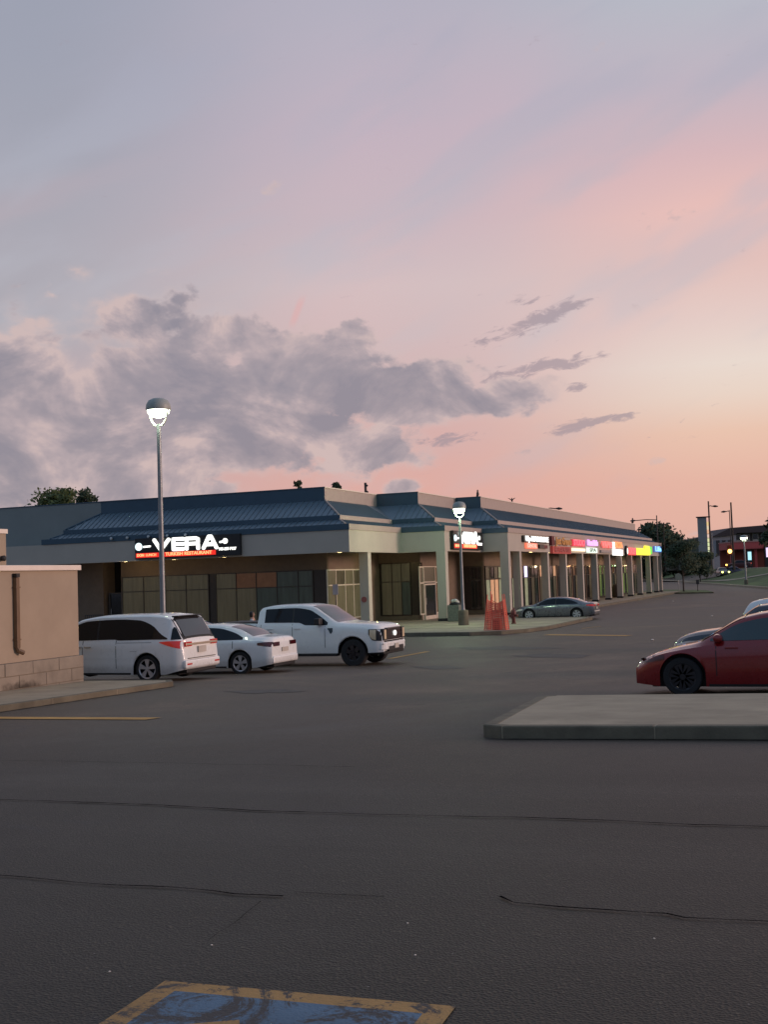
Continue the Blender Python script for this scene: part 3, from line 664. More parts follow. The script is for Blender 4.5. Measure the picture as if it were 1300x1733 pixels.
# ------------------------------------------------------------------ signs
def capsule(b, p, q, r, y0, y1, n=8):
    """rounded stroke extruded in y, in the xz plane"""
    p = Vector(p); q = Vector(q); d = (q-p); a0 = math.atan2(d.y, d.x) if d.length > 1e-6 else 0
    poly = [(q.x+r*math.cos(a0-PI/2+PI*k/n), q.y+r*math.sin(a0-PI/2+PI*k/n)) for k in range(n+1)]+[(p.x+r*math.cos(a0+PI/2+PI*k/n), p.y+r*math.sin(a0+PI/2+PI*k/n)) for k in range(n+1)]
    b.prism(poly, lambda c: (c[0], y0, c[1]), lambda c: (c[0], y1, c[1]))
G_W = glow('white', (1, 1, .93), 1.7, (.6, .6, .6)); G_O = glow('orange_red', (1, .33, .12), 2.0); G_R = glow('red', (1, .03, .015), .9, (.3, .02, .02))
LET = {'V': [((0, 1), (.42, 0)), ((.42, 0), (.95, 1))], 'E': [((0, .1), (0, .9)), ((0, 1), (.8, 1)), ((0, .5), (.8, .5)), ((0, 0), (.8, 0))],
       'R': [((0, 0), (0, 1)), ((0, 1), (.7, 1)), ((.85, .9), (.85, .62)), ((.0, .48), (.75, .48)), ((.85, .38), (.85, 0)), ((.85, .9), (.7, 1))], 'A': [((0, 0), (.45, 1)), ((.45, 1), (.62, 1)), ((.62, 1), (1.05, 0)), ((.2, .3), (.88, .3))]}
def vera_sign(root, Wd, Hh):
    """black board Wd x Hh, origin at its lower left front, in local x/z, facing -y"""
    MB().box(0, Wd, -.0, .2, 0, Hh).build('board', M_SIGNB, root, bevel=.01)
    k = Wd/6.65
    for ch, x0, x1 in (('V', 1.30, 2.22), ('E', 2.52, 3.13), ('R', 3.36, 4.08), ('A', 4.42, 5.22)):
        b = MB(); h = .60 if ch != 'A' else .66
        for j, (p, q) in enumerate(LET[ch]):
            mx = max(max(a_[0], b_[0]) for a_, b_ in LET[ch]); capsule(b, ((x0+p[0]/mx*(x1-x0))*k, Hh*.40+p[1]*h*Hh/1.25), ((x0+q[0]/mx*(x1-x0))*k, Hh*.40+q[1]*h*Hh/1.25), .098*k**.4, -.08-.0005*j, -.0005*j-.003)
        b.build('letter', G_W, root)
    # plate and fork marks left and right
    b = MB(); b.lathe([(.215*k, -.06), (.215*k, -.004)], 20, 'y', (.27*k, 0, Hh*.60)); b.build('plate_mark', G_W if False else glow('cool', (.75, .95, 1), 1.6), root)
    b = MB(); capsule(b, (.60*k, Hh*.585), (1.0*k, Hh*.60), .05, -.05, -.004); b.build('fork_mark', G_W, root)
    b = MB(); b.lathe([(.15*k, -.06), (.15*k, -.004)], 16, 'y', (5.76*k, 0, Hh*.68)); capsule(b, (5.46*k, Hh*.64), (5.62*k, Hh*.66), .055, -.055, -.003); b.build('spoon_mark', G_W, root)
    MB().box(.08*k, 1.55*k, -.03, -.002, .08, .33).build('red_panel', G_R, root); MB().box(1.78*k, 5.15*k, -.03, -.002, .08, .33).build('red_panel', G_R, root)
    text('lettering', 'TURKISH RESTAURANT', .25, G_O, root, (3.46*k, -.04, .21), (PI/2, 0, 0), 1.12*k, .006, .01)
    text('lettering', 'DON', .2, G_O, root, (.38*k, -.04, .21), (PI/2, 0, 0), k, .008, .01)
    text('lettering', 'LUNCH', .2, G_O, root, (1.06*k, -.04, .21), (PI/2, 0, 0), k, .003, .01)
    text('lettering', '905-237-7127', .2, G_W, root, (5.88*k, -.02, .36), (PI/2, 0, 0), .95*k, .009, .01)
s1 = empty('restaurant_sign', (-37.25, Y1-.24, 4.38)); tag(s1, 'long black VERA Turkish restaurant sign with lit white letters on the front fascia', 'sign')
vera_sign(s1, 6.65, 1.16)
pA = on_x(763, 920, X2+.2); pB = on_x(814, 920, X2+.2)
s2 = empty('restaurant_sign', (X2+.24, Y2+.95, 4.40), PI/2); tag(s2, 'foreshortened black VERA sign with lit white letters behind the middle lamp post', 'sign')
vera_sign(s2, pB.y-pA.y-.2, 1.10)
def fsign(name, label, y0, y1, z0, z1, txt, tm, bm_, bold=.02, sub=None, sy=None, depth=.16):
    r = empty(name, (X3+.02, y0, z0), PI/2); tag(r, label, 'sign')
    W_, H_ = y1-y0, z1-z0
    if bm_: MB().box(0, W_, -depth, -.005, 0, H_).build('board', bm_, r, bevel=.01)
    if txt:
        o = text('lettering', txt, H_*1.15, tm, r, (W_/2, -depth-.03, H_*.5), (PI/2, 0, 0), 1.0, bold, .03)
        bpy.context.view_layer.update(); wd = max(o.dimensions.x, .01); o.scale.x = min(4, W_*.9/wd)
    for (a, b, c_, d_, m_, t2, tm2) in (sub or []):
        MB().box(a-y0, b-y0, -depth*.8, -.005, c_-z0, d_-z0).build('sub_panel', m_, r)
        if t2:
            o = text('lettering', t2, (d_-c_)*1.0, tm2, r, ((a+b)/2-y0, -depth*.8-.02, (c_+d_)/2-z0), (PI/2, 0, 0), 1, .008, .01)
            bpy.context.view_layer.update(); o.scale.x = min(4, (b-a)*.85/max(.01, o.dimensions.x))
    return r
def yx(px_): return on_x(px_, 925, X3).y
gl = glow
W3 = gl('white3', (1, 1, .95), 1.4, (.6, .6, .6))
fsign('shop_sign', 'white lit lettering above a salmon box and dark badge, nearest arcade shop sign', yx(883.5), yx(926), 4.92, 5.35, 'Up MADELINE', W3, M_SIGNB, .008,
      [(yx(888), yx(906.5), 4.50, 4.86, gl('salmon', (1, .22, .12), 1.0, (.5, .1, .08)), 'DENTAL', gl('salmon2', (1, .45, .35), 1.2)), (yx(910.5), yx(918), 4.55, 4.82, M_SIGNB, None, None), (yx(918), yx(924), 4.55, 4.78, mat('maroon', (.12, .01, .015), .5), None, None)])
fsign('shop_sign', 'unlit orange brown sign over a wide dull red box, second along the arcade', yx(933), yx(963), 4.80, 5.42, 'Just Greens', mat('sign_orange', (.50, .24, .06), .5, emit=(1, .4, .08), es=.05), None, .03,
      [(yx(931), yx(962), 4.22, 4.74, mat('sign_dullred', (.36, .055, .05), .5, emit=(1, .1, .08), es=.12), 'RESTAURANT', mat('sign_pink', (.45, .13, .12), .5)), (yx(930), yx(934.2), 4.80, 5.46, mat('maroon', (.12, .01, .015), .5), None, None)], depth=.25)
fsign('shop_sign', 'crimson lit lettering above a thin cream light bar, third along the arcade', yx(966), yx(987), 4.83, 5.35, 'STUDIO', gl('crimson', (1, .06, .10), 1.5), mat('crimson_board', (.4, .02, .04), .4, emit=(1, .05, .09), es=.45), .02,
      [(yx(967), yx(988), 4.46, 4.68, gl('cream', (1, .82, .55), 1.5), None, None)])
fsign('shop_sign', 'violet pink lit lettering above a pale green lit box, fourth along the arcade', yx(990), yx(1009), 4.92, 5.42, 'Nova Nails', gl('violet', (.85, .35, 1), 1.5), None, .035,
      [(yx(992), yx(1008.5), 4.38, 4.78, gl('palegreen', (.8, 1, .85), 1.2), 'SPA', mat('grey_green', (.2, .3, .24), .5))])
fsign('shop_sign', 'red lit lettering above a plain grey panel, fifth along the arcade', yx(1014), yx(1034), 4.80, 5.38, 'VAPES', gl('red2', (1, .10, .09), 1.6), None, .035,
      [(yx(1015), yx(1033), 4.42, 4.65, mat('grey_panel', (.35, .32, .30), .6), None, None)])
fsign('shop_sign', 'white and orange sign above a square bright white box, sixth along the arcade', yx(1037), yx(1051), 4.85, 5.45, 'PIZZA', gl('orange2', (1, .22, .05), 1.6), None, .03,
      [(yx(1036.4), yx(1039.5), 4.85, 5.42, W3, None, None), (yx(1036), yx(1052), 4.22, 4.76, W3, None, None)])
fsign('shop_sign', 'round black and white badge beside a pure red lit box, seventh along the arcade', yx(1061), yx(1074), 4.30, 5.0, 'CHICKEN', gl('red4', (1, .12, .12), 1.2), gl('red3', (1, .01, .015), 1.2), .01)
r = empty('round_badge_sign', (X3+.02, yx(1058.5), 4.66), PI/2); tag(r, 'black disc badge with a white lit face left of the pure red shop box', 'sign')
MB().lathe([(.52, -.18), (.52, -.01)], 24, 'y').build('disc', M_SIGNB, r)
MB().lathe([(.30, -.2), (.30, -.185)], 20, 'y', (.12, 0, 0)).build('face', gl('creamface', (1, .95, .8), 1.4), r)
fsign('shop_sign', 'bright yellow lit cut-out sign with a green right end', yx(1075.5), yx(1098), 4.36, 5.0, None, None, gl('yellow', (1, .9, 0), 1.6), .01,
      [(yx(1090), yx(1097.5), 4.95, 5.3, gl('yellow', (1, .9, 0), 1.6), None, None), (yx(1098), yx(1101.5), 4.5, 5.25, gl('green', (.02, .75, .03), 1.1), None, None)])
fsign('shop_sign', 'blue and white lit sign on the last bay at the arcade end', yx(1105.5), yx(1117), 4.72, 5.36, 'Life', gl('sky', (.2, .55, 1), 1.6), gl('blue', (.02, .14, .55), .7), .02,
      [(yx(1106), yx(1109.5), 4.8, 5.32, W3, None, None)])

# ------------------------------------------------------------------ tan enclosure, left
WX = -18.0
enc = empty('garbage_enclosure', (WX, 20, gz(WX, 20))); tag(enc, 'tan stucco enclosure wall on grey blocks with pale metal cap and brown downpipe', 'wall')
def wb(name, x0, x1, y0, y1, z0, z1, m_, p=enc, bevel=0):
    o = MB().box(x0, x1, y0, y1, z0, z1).build(name, m_, None, bevel=bevel); o.parent = p; o.matrix_parent_inverse = p.matrix_world.inverted(); return o
bpy.context.view_layer.update()
yEnd = on_x(132, 1050, WX).y; yBlk = on_x(142, 1130, WX+.12).y
zc1 = on_x(100, 965.5, WX).z; zc2 = on_x(100, 956.5, WX).z; zbT = on_x(70, 1116.5, WX+.1).z
wb('stucco_wall', WX-.25, WX, 2, yEnd, zbT, zc1, M_WALL); wb('stucco_wall', WX-6, WX-.25, yEnd-.25, yEnd, zbT, zc1, M_WALL)
wb('wall_cap', WX-.32, WX+.07, 1.9, yEnd+.07, zc1+.002, zc2, M_CAP, bevel=.012); wb('wall_cap', WX-6, WX-.32, yEnd-.32, yEnd+.07, zc1+.002, zc2, M_CAP)
# blocks: two courses, each block an object
bl = .98; bh = .30
for row in range(3):
    y = yBlk - (bl*.5 if row % 2 else 0) ; z1_ = zbT-.006-row*bh
    first = True; y_hi = yBlk
    while y_hi > 4:
        y_lo = (y if first and row % 2 else y_hi-bl); first = False
        if abs(y_hi-y_lo) > .1:
            wb('concrete_block', WX-.3, WX+.11+rnd.uniform(-.006, .006), y_lo+.008, y_hi-.008, z1_-bh+.014, z1_, M_CMU, bevel=.01)
        y_hi = y_lo
wb('mortar', WX-.29, WX+.095, 4, yBlk-.02, zbT-.9, zbT-.01, mat('mortar', (.22, .18, .13), .95))
# stain by the pipe foot
# stain under the pipe foot
def stain(M, c, rx, ry, rz_, amt):
    n = NT(M.node_tree); b = n.n['Principled BSDF']; src = b.inputs['Base Color'].links[0].from_socket
    pos = n.n.new('ShaderNodeNewGeometry').outputs['Position']; sub = n.n.new('ShaderNodeVectorMath'); sub.operation = 'SUBTRACT'; n.l.new(pos, sub.inputs[0]); sub.inputs[1].default_value = c
    mul = n.n.new('ShaderNodeVectorMath'); mul.operation = 'MULTIPLY'; n.l.new(sub.outputs[0], mul.inputs[0]); mul.inputs[1].default_value = (1/rx, 1/ry, 1/rz_)
    ln = n.n.new('ShaderNodeVectorMath'); ln.operation = 'LENGTH'; n.l.new(mul.outputs[0], ln.inputs[0])
    d = n.m('ADD', ln.outputs['Value'], n.m('MULTIPLY', n.m('SUBTRACT', n.noise(pos, 6, 4), .5), 1.3))
    n.l.new(n.mix(n.mr(d, .2, 1.1, amt, 0), src, (.035, .026, .018)), b.inputs['Base Color'])
pst = on_x(35, 1165, WX+.1); stain(M_CMU, (WX+.1, pst.y, pst.z), 1, .75, .20, .85)
pst = on_x(75, 1168, WX+.1); stain(M_CMU, (WX+.1, pst.y, pst.z), 1, .5, .12, .5)
# downpipe
yp = on_x(29, 1040, WX+.08).y
pz0 = on_x(38, 1105, WX+.1).z; pz1 = on_x(30, 973, WX+.1).z
M_PIPE = mat('brown_downpipe', (.16, .095, .05), .45, var=.2, scale=2, dirt=.5)
o = MB().box(WX+.004, WX+.11, yp-.055, yp+.055, pz0+.12, pz1-.06).box(WX+.03, WX+.085, yp-.03, yp+.03, pz1-.06, pz1-.02).build('downpipe', M_PIPE, bevel=.008); o.parent = enc; o.matrix_parent_inverse = enc.matrix_world.inverted()
o2 = MB().tube([(WX+.057, yp, pz0+.16), (WX+.07, yp+.02, pz0+.06), (WX+.13, yp+.14, pz0)], [.062, .06, .055], 8).build('downpipe_elbow', M_PIPE); o2.parent = enc; o2.matrix_parent_inverse = enc.matrix_world.inverted()
wb('pipe_opening', WX+.004, WX+.118, yp-.06, yp+.06, pz1-.055, pz1+.035, M_BLACK)
for zz in (pz0+.3, pz1-.3): wb('pipe_bracket', WX+.002, WX+.118, yp-.075, yp+.075, zz, zz+.03, M_PIPE)
# tall pillar behind, at the frame edge
pp = at_s(-3, 960, 45); pt = at_s(-3, 903, 45)
pil = empty('stucco_pillar', (pp.x, pp.y, LZ)); tag(pil, 'narrow tan pillar with white cap standing behind the enclosure at the left edge', 'pillar')
MB().box(-.55, .12, -.3, .3, 0, pt.z-LZ).build('shaft', M_WALL, pil, bevel=.01); MB().box(-.6, .17, -.35, .35, pt.z-LZ+.002, pt.z-LZ+.17).build('cap', M_CAP, pil)
MB().lathe([(.03, .12), (.10, .16), (.11, .28), (.06, .32)], 12, 'x', (0, 0, pt.z-LZ-.95)).build('wall_lamp', M_BLACK, pil)

# ------------------------------------------------------------------ street lamps
def lamp(label, loc, hz, scale=1.0, on=None, pr=.085, base=True, col=(.85, 1, .72)):
    r = empty('lamp_post', loc); tag(r, label, 'lamp post', 'lamp posts of the parking lot')
    h = hz-loc[2]
    if base:
        MB().lathe([(.27, -.1), (.27, .72), (.24, .78)], 20).build('concrete_base', M_KERB, r, smooth=True); b0 = .78
    else: b0 = 0
    MB().lathe([(pr*1.25, b0), (pr, b0+.4), (pr*.72, h-.62)], 14).build('pole', M_GALV, r, smooth=True)
    s = scale
    # twin arms curving up to the rim
    for sg in (-1, 1):
        MB().tube([(0, 0, h-.66), (sg*.14*s, 0, h-.64), (sg*.25*s, 0, h-.50), (sg*.315*s, 0, h-.30), (sg*.33*s, 0, h-.16)], [.035, .035, .033, .03, .03], 8).build('yoke', M_LAMPY, r, smooth=True)
    MB().lathe([(.36*s, -.0+h-.2), (.375*s, h-.15), (.355*s, h-.02), (.29*s, h+.09), (.17*s, h+.15), (.02, h+.17)], 24).build('hood', M_HOOD, r, smooth=True)
    MB().lathe([(.34*s, h-.19), (.31*s, h-.29), (.22*s, h-.38), (.06*s, h-.42)], 20).build('lens', G_LAMP, r, smooth=True)
    if on: point('street_lamp_light', (loc[0], loc[1], hz-.55), on, col, .28)
    return r
M_HOOD = mat('lamp_hood', (.34, .37, .34), .5, metal=.1); M_LAMPY = mat('lamp_yoke', (.55, .57, .5), .5)
G_LAMP = glow('lamp', (.95, 1, .80), 5.0, (.8, .8, .7))
a = at_s(275.5, 1035, 35.0); t_ = at_s(266.5, 690, 35.0)
lamp('tall lit lamp post rising behind the white minivan at left', (a.x, a.y, gz(a.x, a.y)), t_.z+.12, 1.0, 150, .085)
b_ = on_z(785, 1058, WZ); t_ = on_y(780, 858, b_.y)
lamp('lit lamp post on a concrete base beside the litter bin in front of the arcade', (b_.x, b_.y, WZ), t_.z+.12, .95, 650, .085, col=(.66, 1, .58))
c_ = on_z(1264, 990, LZ+.1); t_ = on_y(1261, 910, c_.y)
lamp('small distant lit lamp post on the grass by the road at right', (c_.x, c_.y, LZ+.05), t_.z+.2, 1.5, 150, .12)

# ------------------------------------------------------------------ street furniture before the arcade
p = on_z(769, 1052, WZ)
r = empty('litter_bin', (p.x, p.y+.3, WZ)); tag(r, 'square stone litter bin with a white bag heaped on top beside the lamp base', 'litter bin')
MB().box(-.38, .32, -.33, .33, .0, .93).build('bin_body', mat('pebble_bin', (.16, .165, .14), .9, var=.3, scale=14, bump=.6), r, bevel=.03)
bm_ = MB(); bm_.lathe([(.33, .935), (.34, .99), (.25, 1.05)], 16); bm_.build('bin_rim', M_BLACK, r)
bm_ = MB()
for k in range(5):
    a = k*1.3; bm_.lathe([(.03, .99), (.14, 1.02), (.16, 1.10), (.09, 1.17), (.02, 1.19)], 9, 'z', (.11*math.cos(a), .11*math.sin(a), .02*k))
bm_.build('bin_bag', mat('white_bag', (.5, .48, .45), .6), r, smooth=True)
# safety fence around the pit
p = on_z(838.5, 1066.5, WZ); r = empty('safety_fence', (p.x, p.y+.35, WZ)); tag(r, 'orange plastic mesh safety fence wrapped round wooden stakes on the walk', 'fence')
hh = 1.52; cor = [(-.52, -.36), (.52, -.36), (.44, .40), (-.44, .40)]
top = [(-.36, -.24), (.38, -.26), (.32, .3), (-.28, .3)]
for k in range(4):
    a0, a1, t0, t1 = Vector(cor[k]), Vector(cor[(k+1) % 4]), Vector(top[k]), Vector(top[(k+1) % 4]); b = MB(); n = 10; mm = 15; hz_ = hh*(.98 if k % 2 else .9)
    def P(u, v):
        q = a0.lerp(a1, u).lerp(t0.lerp(t1, u), v); sag = .16*math.sin(u*PI)*v*v
        return Vector((q.x, q.y, v*hz_-sag))+Vector((math.sin(u*9+k)*.02, math.cos(u*7)*.02, 0))
    for i in range(n+1):
        for j in range(mm): 
            p0, p1 = P(i/n, j/mm), P(i/n, (j+1)/mm); h = Vector((a1.x-a0.x, a1.y-a0.y, 0)).normalized()*.014; b.quad(p0-h, p0+h, p1+h, p1-h)
    for j in range(mm+1):
        for i in range(n):
            p0, p1 = P(i/n, j/mm), P((i+1)/n, j/mm); h = Vector((0, 0, .015)); b.quad(p0-h, p1-h, p1+h, p0+h)
    b.build('mesh_panel', M_RUST, r, fix=False)
for (q, q2) in zip(cor, top): MB().tube([(q[0], q[1], 0), (q2[0]*.96, q2[1]*.96, hh+.12)], .022, 6).build('stake', M_RUST, r)
MB().tube([(-.1, -.30, 0), (-.18, -.24, hh+.28)], .02, 6).build('stake', M_RUST, r)
MB().box(-.2, .2, -.15, .15, .0, .5).build('cover_box', mat('cover_orange', (.6, .13, .08), .8), r, bevel=.05)
# hydrant
p = on_z(870, 1055.5, WZ); r = empty('fire_hydrant', (p.x, p.y, WZ)); tag(r, 'dark red fire hydrant on the walk in front of the grey sedan', 'fire hydrant')
MB().lathe([(.13, 0), (.13, .05), (.095, .06), (.10, .45), (.14, .47), (.14, .52)], 16).build('barrel', M_HYD, r, smooth=True)
MB().lathe([(.145, .52), (.14, .6), (.10, .70), (.04, .76), (.035, .82), (.02, .82)], 16).build('bonnet', M_HYD, r, smooth=True)
for sg in (-1, 1): MB().lathe([(.055, sg*.08), (.06, sg*.17), (.075, sg*.17), (.075, sg*.22), (.03, sg*.23)], 12, 'x', (0, 0, .42)).build('nozzle', M_HYD, r, smooth=True)
MB().lathe([(.07, -.08), (.08, -.18), (.10, -.18), (.10, -.24), (.03, -.25)], 12, 'y', (0, 0, .36)).build('pumper_cap', M_HYD, r, smooth=True)
# sign on post by the first pier
p = on_y(568, 992, 57.6); r = empty('parking_sign', (p.x, 57.6, WZ)); tag(r, 'small pale parking notice on a dark post behind the pickup cab', 'sign')
MB().tube([(0, 0, 0), (0, 0, 1.95)], .03, 8).build('post', M_DARK, r); MB().box(-.16, .16, -.045, -.03, 1.78, 2.32).build('plate', mat('notice_plate', (.42, .36, .37), .5), r, bevel=.01)
# bench rail in front of the brown wall
p = on_y(154, 1030, 57.6); r = empty('metal_bench', (p.x, 57.6, WZ)); tag(r, 'black metal bench with rail back against the brown wall at left', 'bench')
MB().box(-.6, .6, -.25, .2, .42, .46).build('seat', M_DARK, r); b = MB(); b.box(-.6, .6, .2, .23, .98, 1.02)
for k in range(9): b.box(-.6+k*.147, -.575+k*.147, .2, .23, .46, .98)
b.build('backrest', M_DARK, r)
for x in (-.55, .52):
    for y in (-.22, .18): MB().box(x, x+.04, y, y+.04, 0, .42).build('leg', M_DARK, r)
# planter bin and folding board further along
p = on_z(1046, 1011, WZ); r = empty('stone_planter', (p.x, p.y, WZ)); tag(r, 'brown round litter barrel standing between far arcade piers', 'litter bin')
MB().lathe([(.42, 0), (.5, .1), (.5, 1.0), (.45, 1.06), (.38, 1.2), (.1, 1.3)], 18).build('barrel', mat('brown_barrel', (.10, .07, .055), .8, bump=.5), r, smooth=True)
p = on_z(991, 1014, WZ); r = empty('sandwich_board', (p.x-.2, p.y, WZ)); tag(r, 'tan folding sandwich board leaning open beside a middle arcade pier', 'sign')
for sg in (-1, 1): MB().prism([(-.02, 0), (.02, 0), (.02, 1), (-.02, 1)], lambda q: (-.35, sg*(.4*(1-q[1]))+q[0], q[1]*1.3), lambda q: (.35, sg*(.4*(1-q[1]))+q[0], q[1]*1.3)).build('panel', mat('tan_board', (.42, .33, .2), .6), r)

# ------------------------------------------------------------------ birds and things on the roof
def bird(label, loc, s=1.0, rz=0, spread=False):
    r = empty('bird', loc, rz); tag(r, label, 'bird', 'birds perched on the parapet')
    MB().lathe([(.01, 0), (.05, .03), (.085, .12), (.08, .22), (.045, .30), (.052, .35), (.035, .41), (.005, .43)], 10).build('body', M_BLACK, r, smooth=True).scale = (s, s, s)
    MB().tube([(.04, 0, .36), (.09, 0, .35)], [.014, .003], 6).build('beak', M_BLACK, r).scale = (s, s, s)
    MB().tube([(-.05, 0, .1), (-.10, 0, -.06)], [.035, .02], 6).build('tail', M_BLACK, r).scale = (s, s, s)
    for sg in (-1, 1):
        if spread: MB().tube([(0, sg*.05, .22), (-.02, sg*.22, .34), (-.05, sg*.40, .40)], [.05, .04, .01], 6).build('wing', M_BLACK, r).scale = (s, s, s)
        MB().tube([(0, sg*.03, .04), (0, sg*.03, -.02)], .01, 5).build('leg', M_BLACK, r).scale = (s, s, s)
p = on_y(809, 842, Y3+D+.1); bird('upright black bird perched on the third blue gable corner', (p.x, p.y, 7.99), 1.05)
p = on_x(867, 850, X3-D-.1); bird('black bird with raised wings on the parapet right of the third gable', (p.x, p.y, 7.99), .75, PI/2*.9, True)
p = on_x(1071.5, 886, X3-D-.1); bird('dark bird sitting at the far end of the parapet', (p.x, p.y, 7.99), 1.5)
p = on_y(619, 832, 70); r = empty('vent_stack', (p.x, 70, 7.1)); tag(r, 'thin dark vent stack on the roof between the first and second gables', 'vent pipe')
zt = on_y(618, 817, 70).z-7.1
MB().tube([(0, 0, 0), (0, 0, zt)], .09, 8).tube([(.0, 0, zt-.1), (.14, 0, zt-.22)], .06, 6).tube([(0, 0, zt-.5), (.17, 0, zt-.62)], .05, 6).build('stack', M_DARK, r)

# ------------------------------------------------------------------ cars
def sm(t): t = max(0, min(1, t)); return t*t*(3-2*t)
def lerp(a, b, t): return a+(b-a)*t
def spl(K, x):
    if x <= K[0][0]: return K[0][1]
    if x >= K[-1][0]: return K[-1][1]
    for i in range(len(K)-1):
        if x <= K[i+1][0]:
            x0, y0 = K[i]; x1, y1 = K[i+1]; h = x1-x0; t = (x-x0)/h
            def sl(j):
                if j <= 0 or j >= len(K)-1: return (K[min(j+1, len(K)-1)][1]-K[max(j-1, 0)][1])/(K[min(j+1, len(K)-1)][0]-K[max(j-1, 0)][0])
                a = (K[j][1]-K[j-1][1])/(K[j][0]-K[j-1][0]); b = (K[j+1][1]-K[j][1])/(K[j+1][0]-K[j][0])
                return 0 if a*b <= 0 else 2*a*b/(a+b)
            m0, m1 = sl(i), sl(i+1)
            return (2*t**3-3*t*t+1)*y0+(t**3-2*t*t+t)*h*m0+(-2*t**3+3*t*t)*y1+(t**3-t*t)*h*m1
class Car:
    """lofted body: x runs from the rear (0) to the nose (L)"""
    def __init__(s, sp):
        s.__dict__.update(sp); s.Ra = s.R+s.gap
    def plan(s, x):
        L = s.L; r = getattr(s, 'cr', .5); rr = getattr(s, 'crr', .3); w = s.W/2
        if x < rr: t = 1-x/rr; return w*(1-getattr(s, 'endr', .1)*t**2.2)
        if x > L-r: t = 1-(L-x)/r; return w*(1-getattr(s, 'endf', .26)*t**2.0)
        return w*(1+.008*math.sin(PI*x/L))
    def zbot(s, x):
        z = s.zb
        if x < .5: z += (1-x/.5)*s.rb
        if x > s.L-.5: z += (1-(s.L-x)/.5)*s.fb
        for xw in (s.xr, s.xf):
            d = abs(x-xw)
            if d < s.Ra: z = max(z, s.R+math.sqrt(max(0, s.Ra**2-d*d))-.0)
        return z
    def zbelt(s, x): return min(spl(s.belt, x), s.ztop(x)-.025)
    def ztop(s, x): return spl(s.top, x)
    def ring(s, x):
        P = s.plan(x); zt = s.ztop(x); zb_ = s.zbelt(x); z0 = s.zbot(x); z0 = min(z0, zb_-.06)
        g = sm((zt-zb_)/(s.H-1.0 if s.H < 1.7 else s.H-1.25)*1.15)
        ye = P*lerp(.86, s.tumble, g); ze = zt-lerp(.035, .07, g)
        ze = max(ze, zb_+.004)
        zm = max(z0+.02, min(.62*zb_, zb_-.1))
        zs = zb_-.07 if zb_-.07 > zm+.02 else zm+(zb_-zm)*.5
        return [(P*.965, z0), (P*.992, z0+(zm-z0)*.45), (P, zm), (P*.992, zs), (P*.962, zb_), (ye, ze), (ye*.93, zt-lerp(.018, .03, g)), (ye*.55, zt-.006), (0, zt)]
    def xs(s):
        X = set()
        n = 60
        for i in range(n+1): X.add(round(s.L*i/n, 4))
        for xw in (s.xr, s.xf):
            for k in range(25): X.add(round(xw+s.Ra*math.cos(PI*k/24), 4))
            X.add(round(xw+s.Ra+.003, 4)); X.add(round(xw-s.Ra-.003, 4))
        for e in (.01, .03, .06, .1, .15, .22): X.add(e); X.add(round(s.L-e, 4))
        for k in s.top: X.add(round(k[0], 4))
        return sorted(x for x in X if 0 <= x <= s.L)
    def body(s, m_, root):
        sub = [2, 2, 2, 1, 4, 1, 2, 3]; vs = []; fs = []; xs = s.xs(); n = None
        for x in xs:
            R_ = s.ring(x); pts = []
            for i in range(len(R_)-1):
                for k in range(sub[i]):
                    t = k/sub[i]; pts.append((lerp(R_[i][0], R_[i+1][0], t), lerp(R_[i][1], R_[i+1][1], t)))
            pts.append(R_[-1]); full = [(p[0], p[1]) for p in pts]+[(-p[0], p[1]) for p in pts[-2::-1]]; n = len(full)
            vs += [(x, y, z) for y, z in full]
        for i in range(len(xs)-1):
            for k in range(n-1): fs.append((i*n+k, i*n+k+1, (i+1)*n+k+1, (i+1)*n+k))
        fs.append(tuple(range(n))); fs.append(tuple((len(xs)-1)*n+k for k in range(n)))
        o = MB().add(vs, fs).build('body', m_, root, smooth=38)
        # dark underbody and wells
        b = MB().box(.25, s.L-.3, -s.W*.36, s.W*.36, s.zb-.02, s.R+s.Ra*.75)
        b.build('underbody', M_BLACK, root)
        for xw in (s.xr, s.xf):
            for sg in (-1, 1):
                bb = MB(); prof = [(s.Ra+.004, 0), (s.Ra+.004, 1)]; vv = []; ff = []
                for k in range(15):
                    a = PI*k/14
                    for yy in (s.W*.47, s.W*.30): vv.append((xw+(s.Ra+.002)*math.cos(a), sg*yy, s.R+(s.Ra+.002)*math.sin(a)))
                for k in range(14): ff.append((2*k, 2*k+1, 2*k+3, 2*k+2))
                ff.append(tuple(2*k+1 for k in range(15)))
                bb.add(vv, ff).build('wheel_arch', M_BLACK, root)
        return o
    def side_y(s, x, z):
        R_ = s.ring(x)
        for (y0, z0), (y1, z1) in zip(R_, R_[1:]):
            if z0 <= z <= z1+1e-9 and z1 > z0: return lerp(y0, y1, (z-z0)/(z1-z0))
        return R_[0][0] if z < R_[0][1] else R_[5][0]
    def side(s, name, lo, hi, x0, x1, m_, parent, off=.006, nx=14, nz=4, sides=(-1, 1)):
        for sg in sides:
            vs = []; fs = []
            for i in range(nx+1):
                x = lerp(x0, x1, i/nx); a = lo(x) if callable(lo) else spl(lo, x); b = hi(x) if callable(hi) else spl(hi, x); b = max(b, a+.001)
                for j in range(nz+1):
                    z = lerp(a, b, j/nz); vs.append((x, sg*(s.side_y(x, z)+off), z))
            for i in range(nx):
                for j in range(nz): k = i*(nz+1)+j; fs.append((k, k+1, k+nz+2, k+nz+1))
            MB().add(vs, fs).build(name, m_, parent, smooth=True)
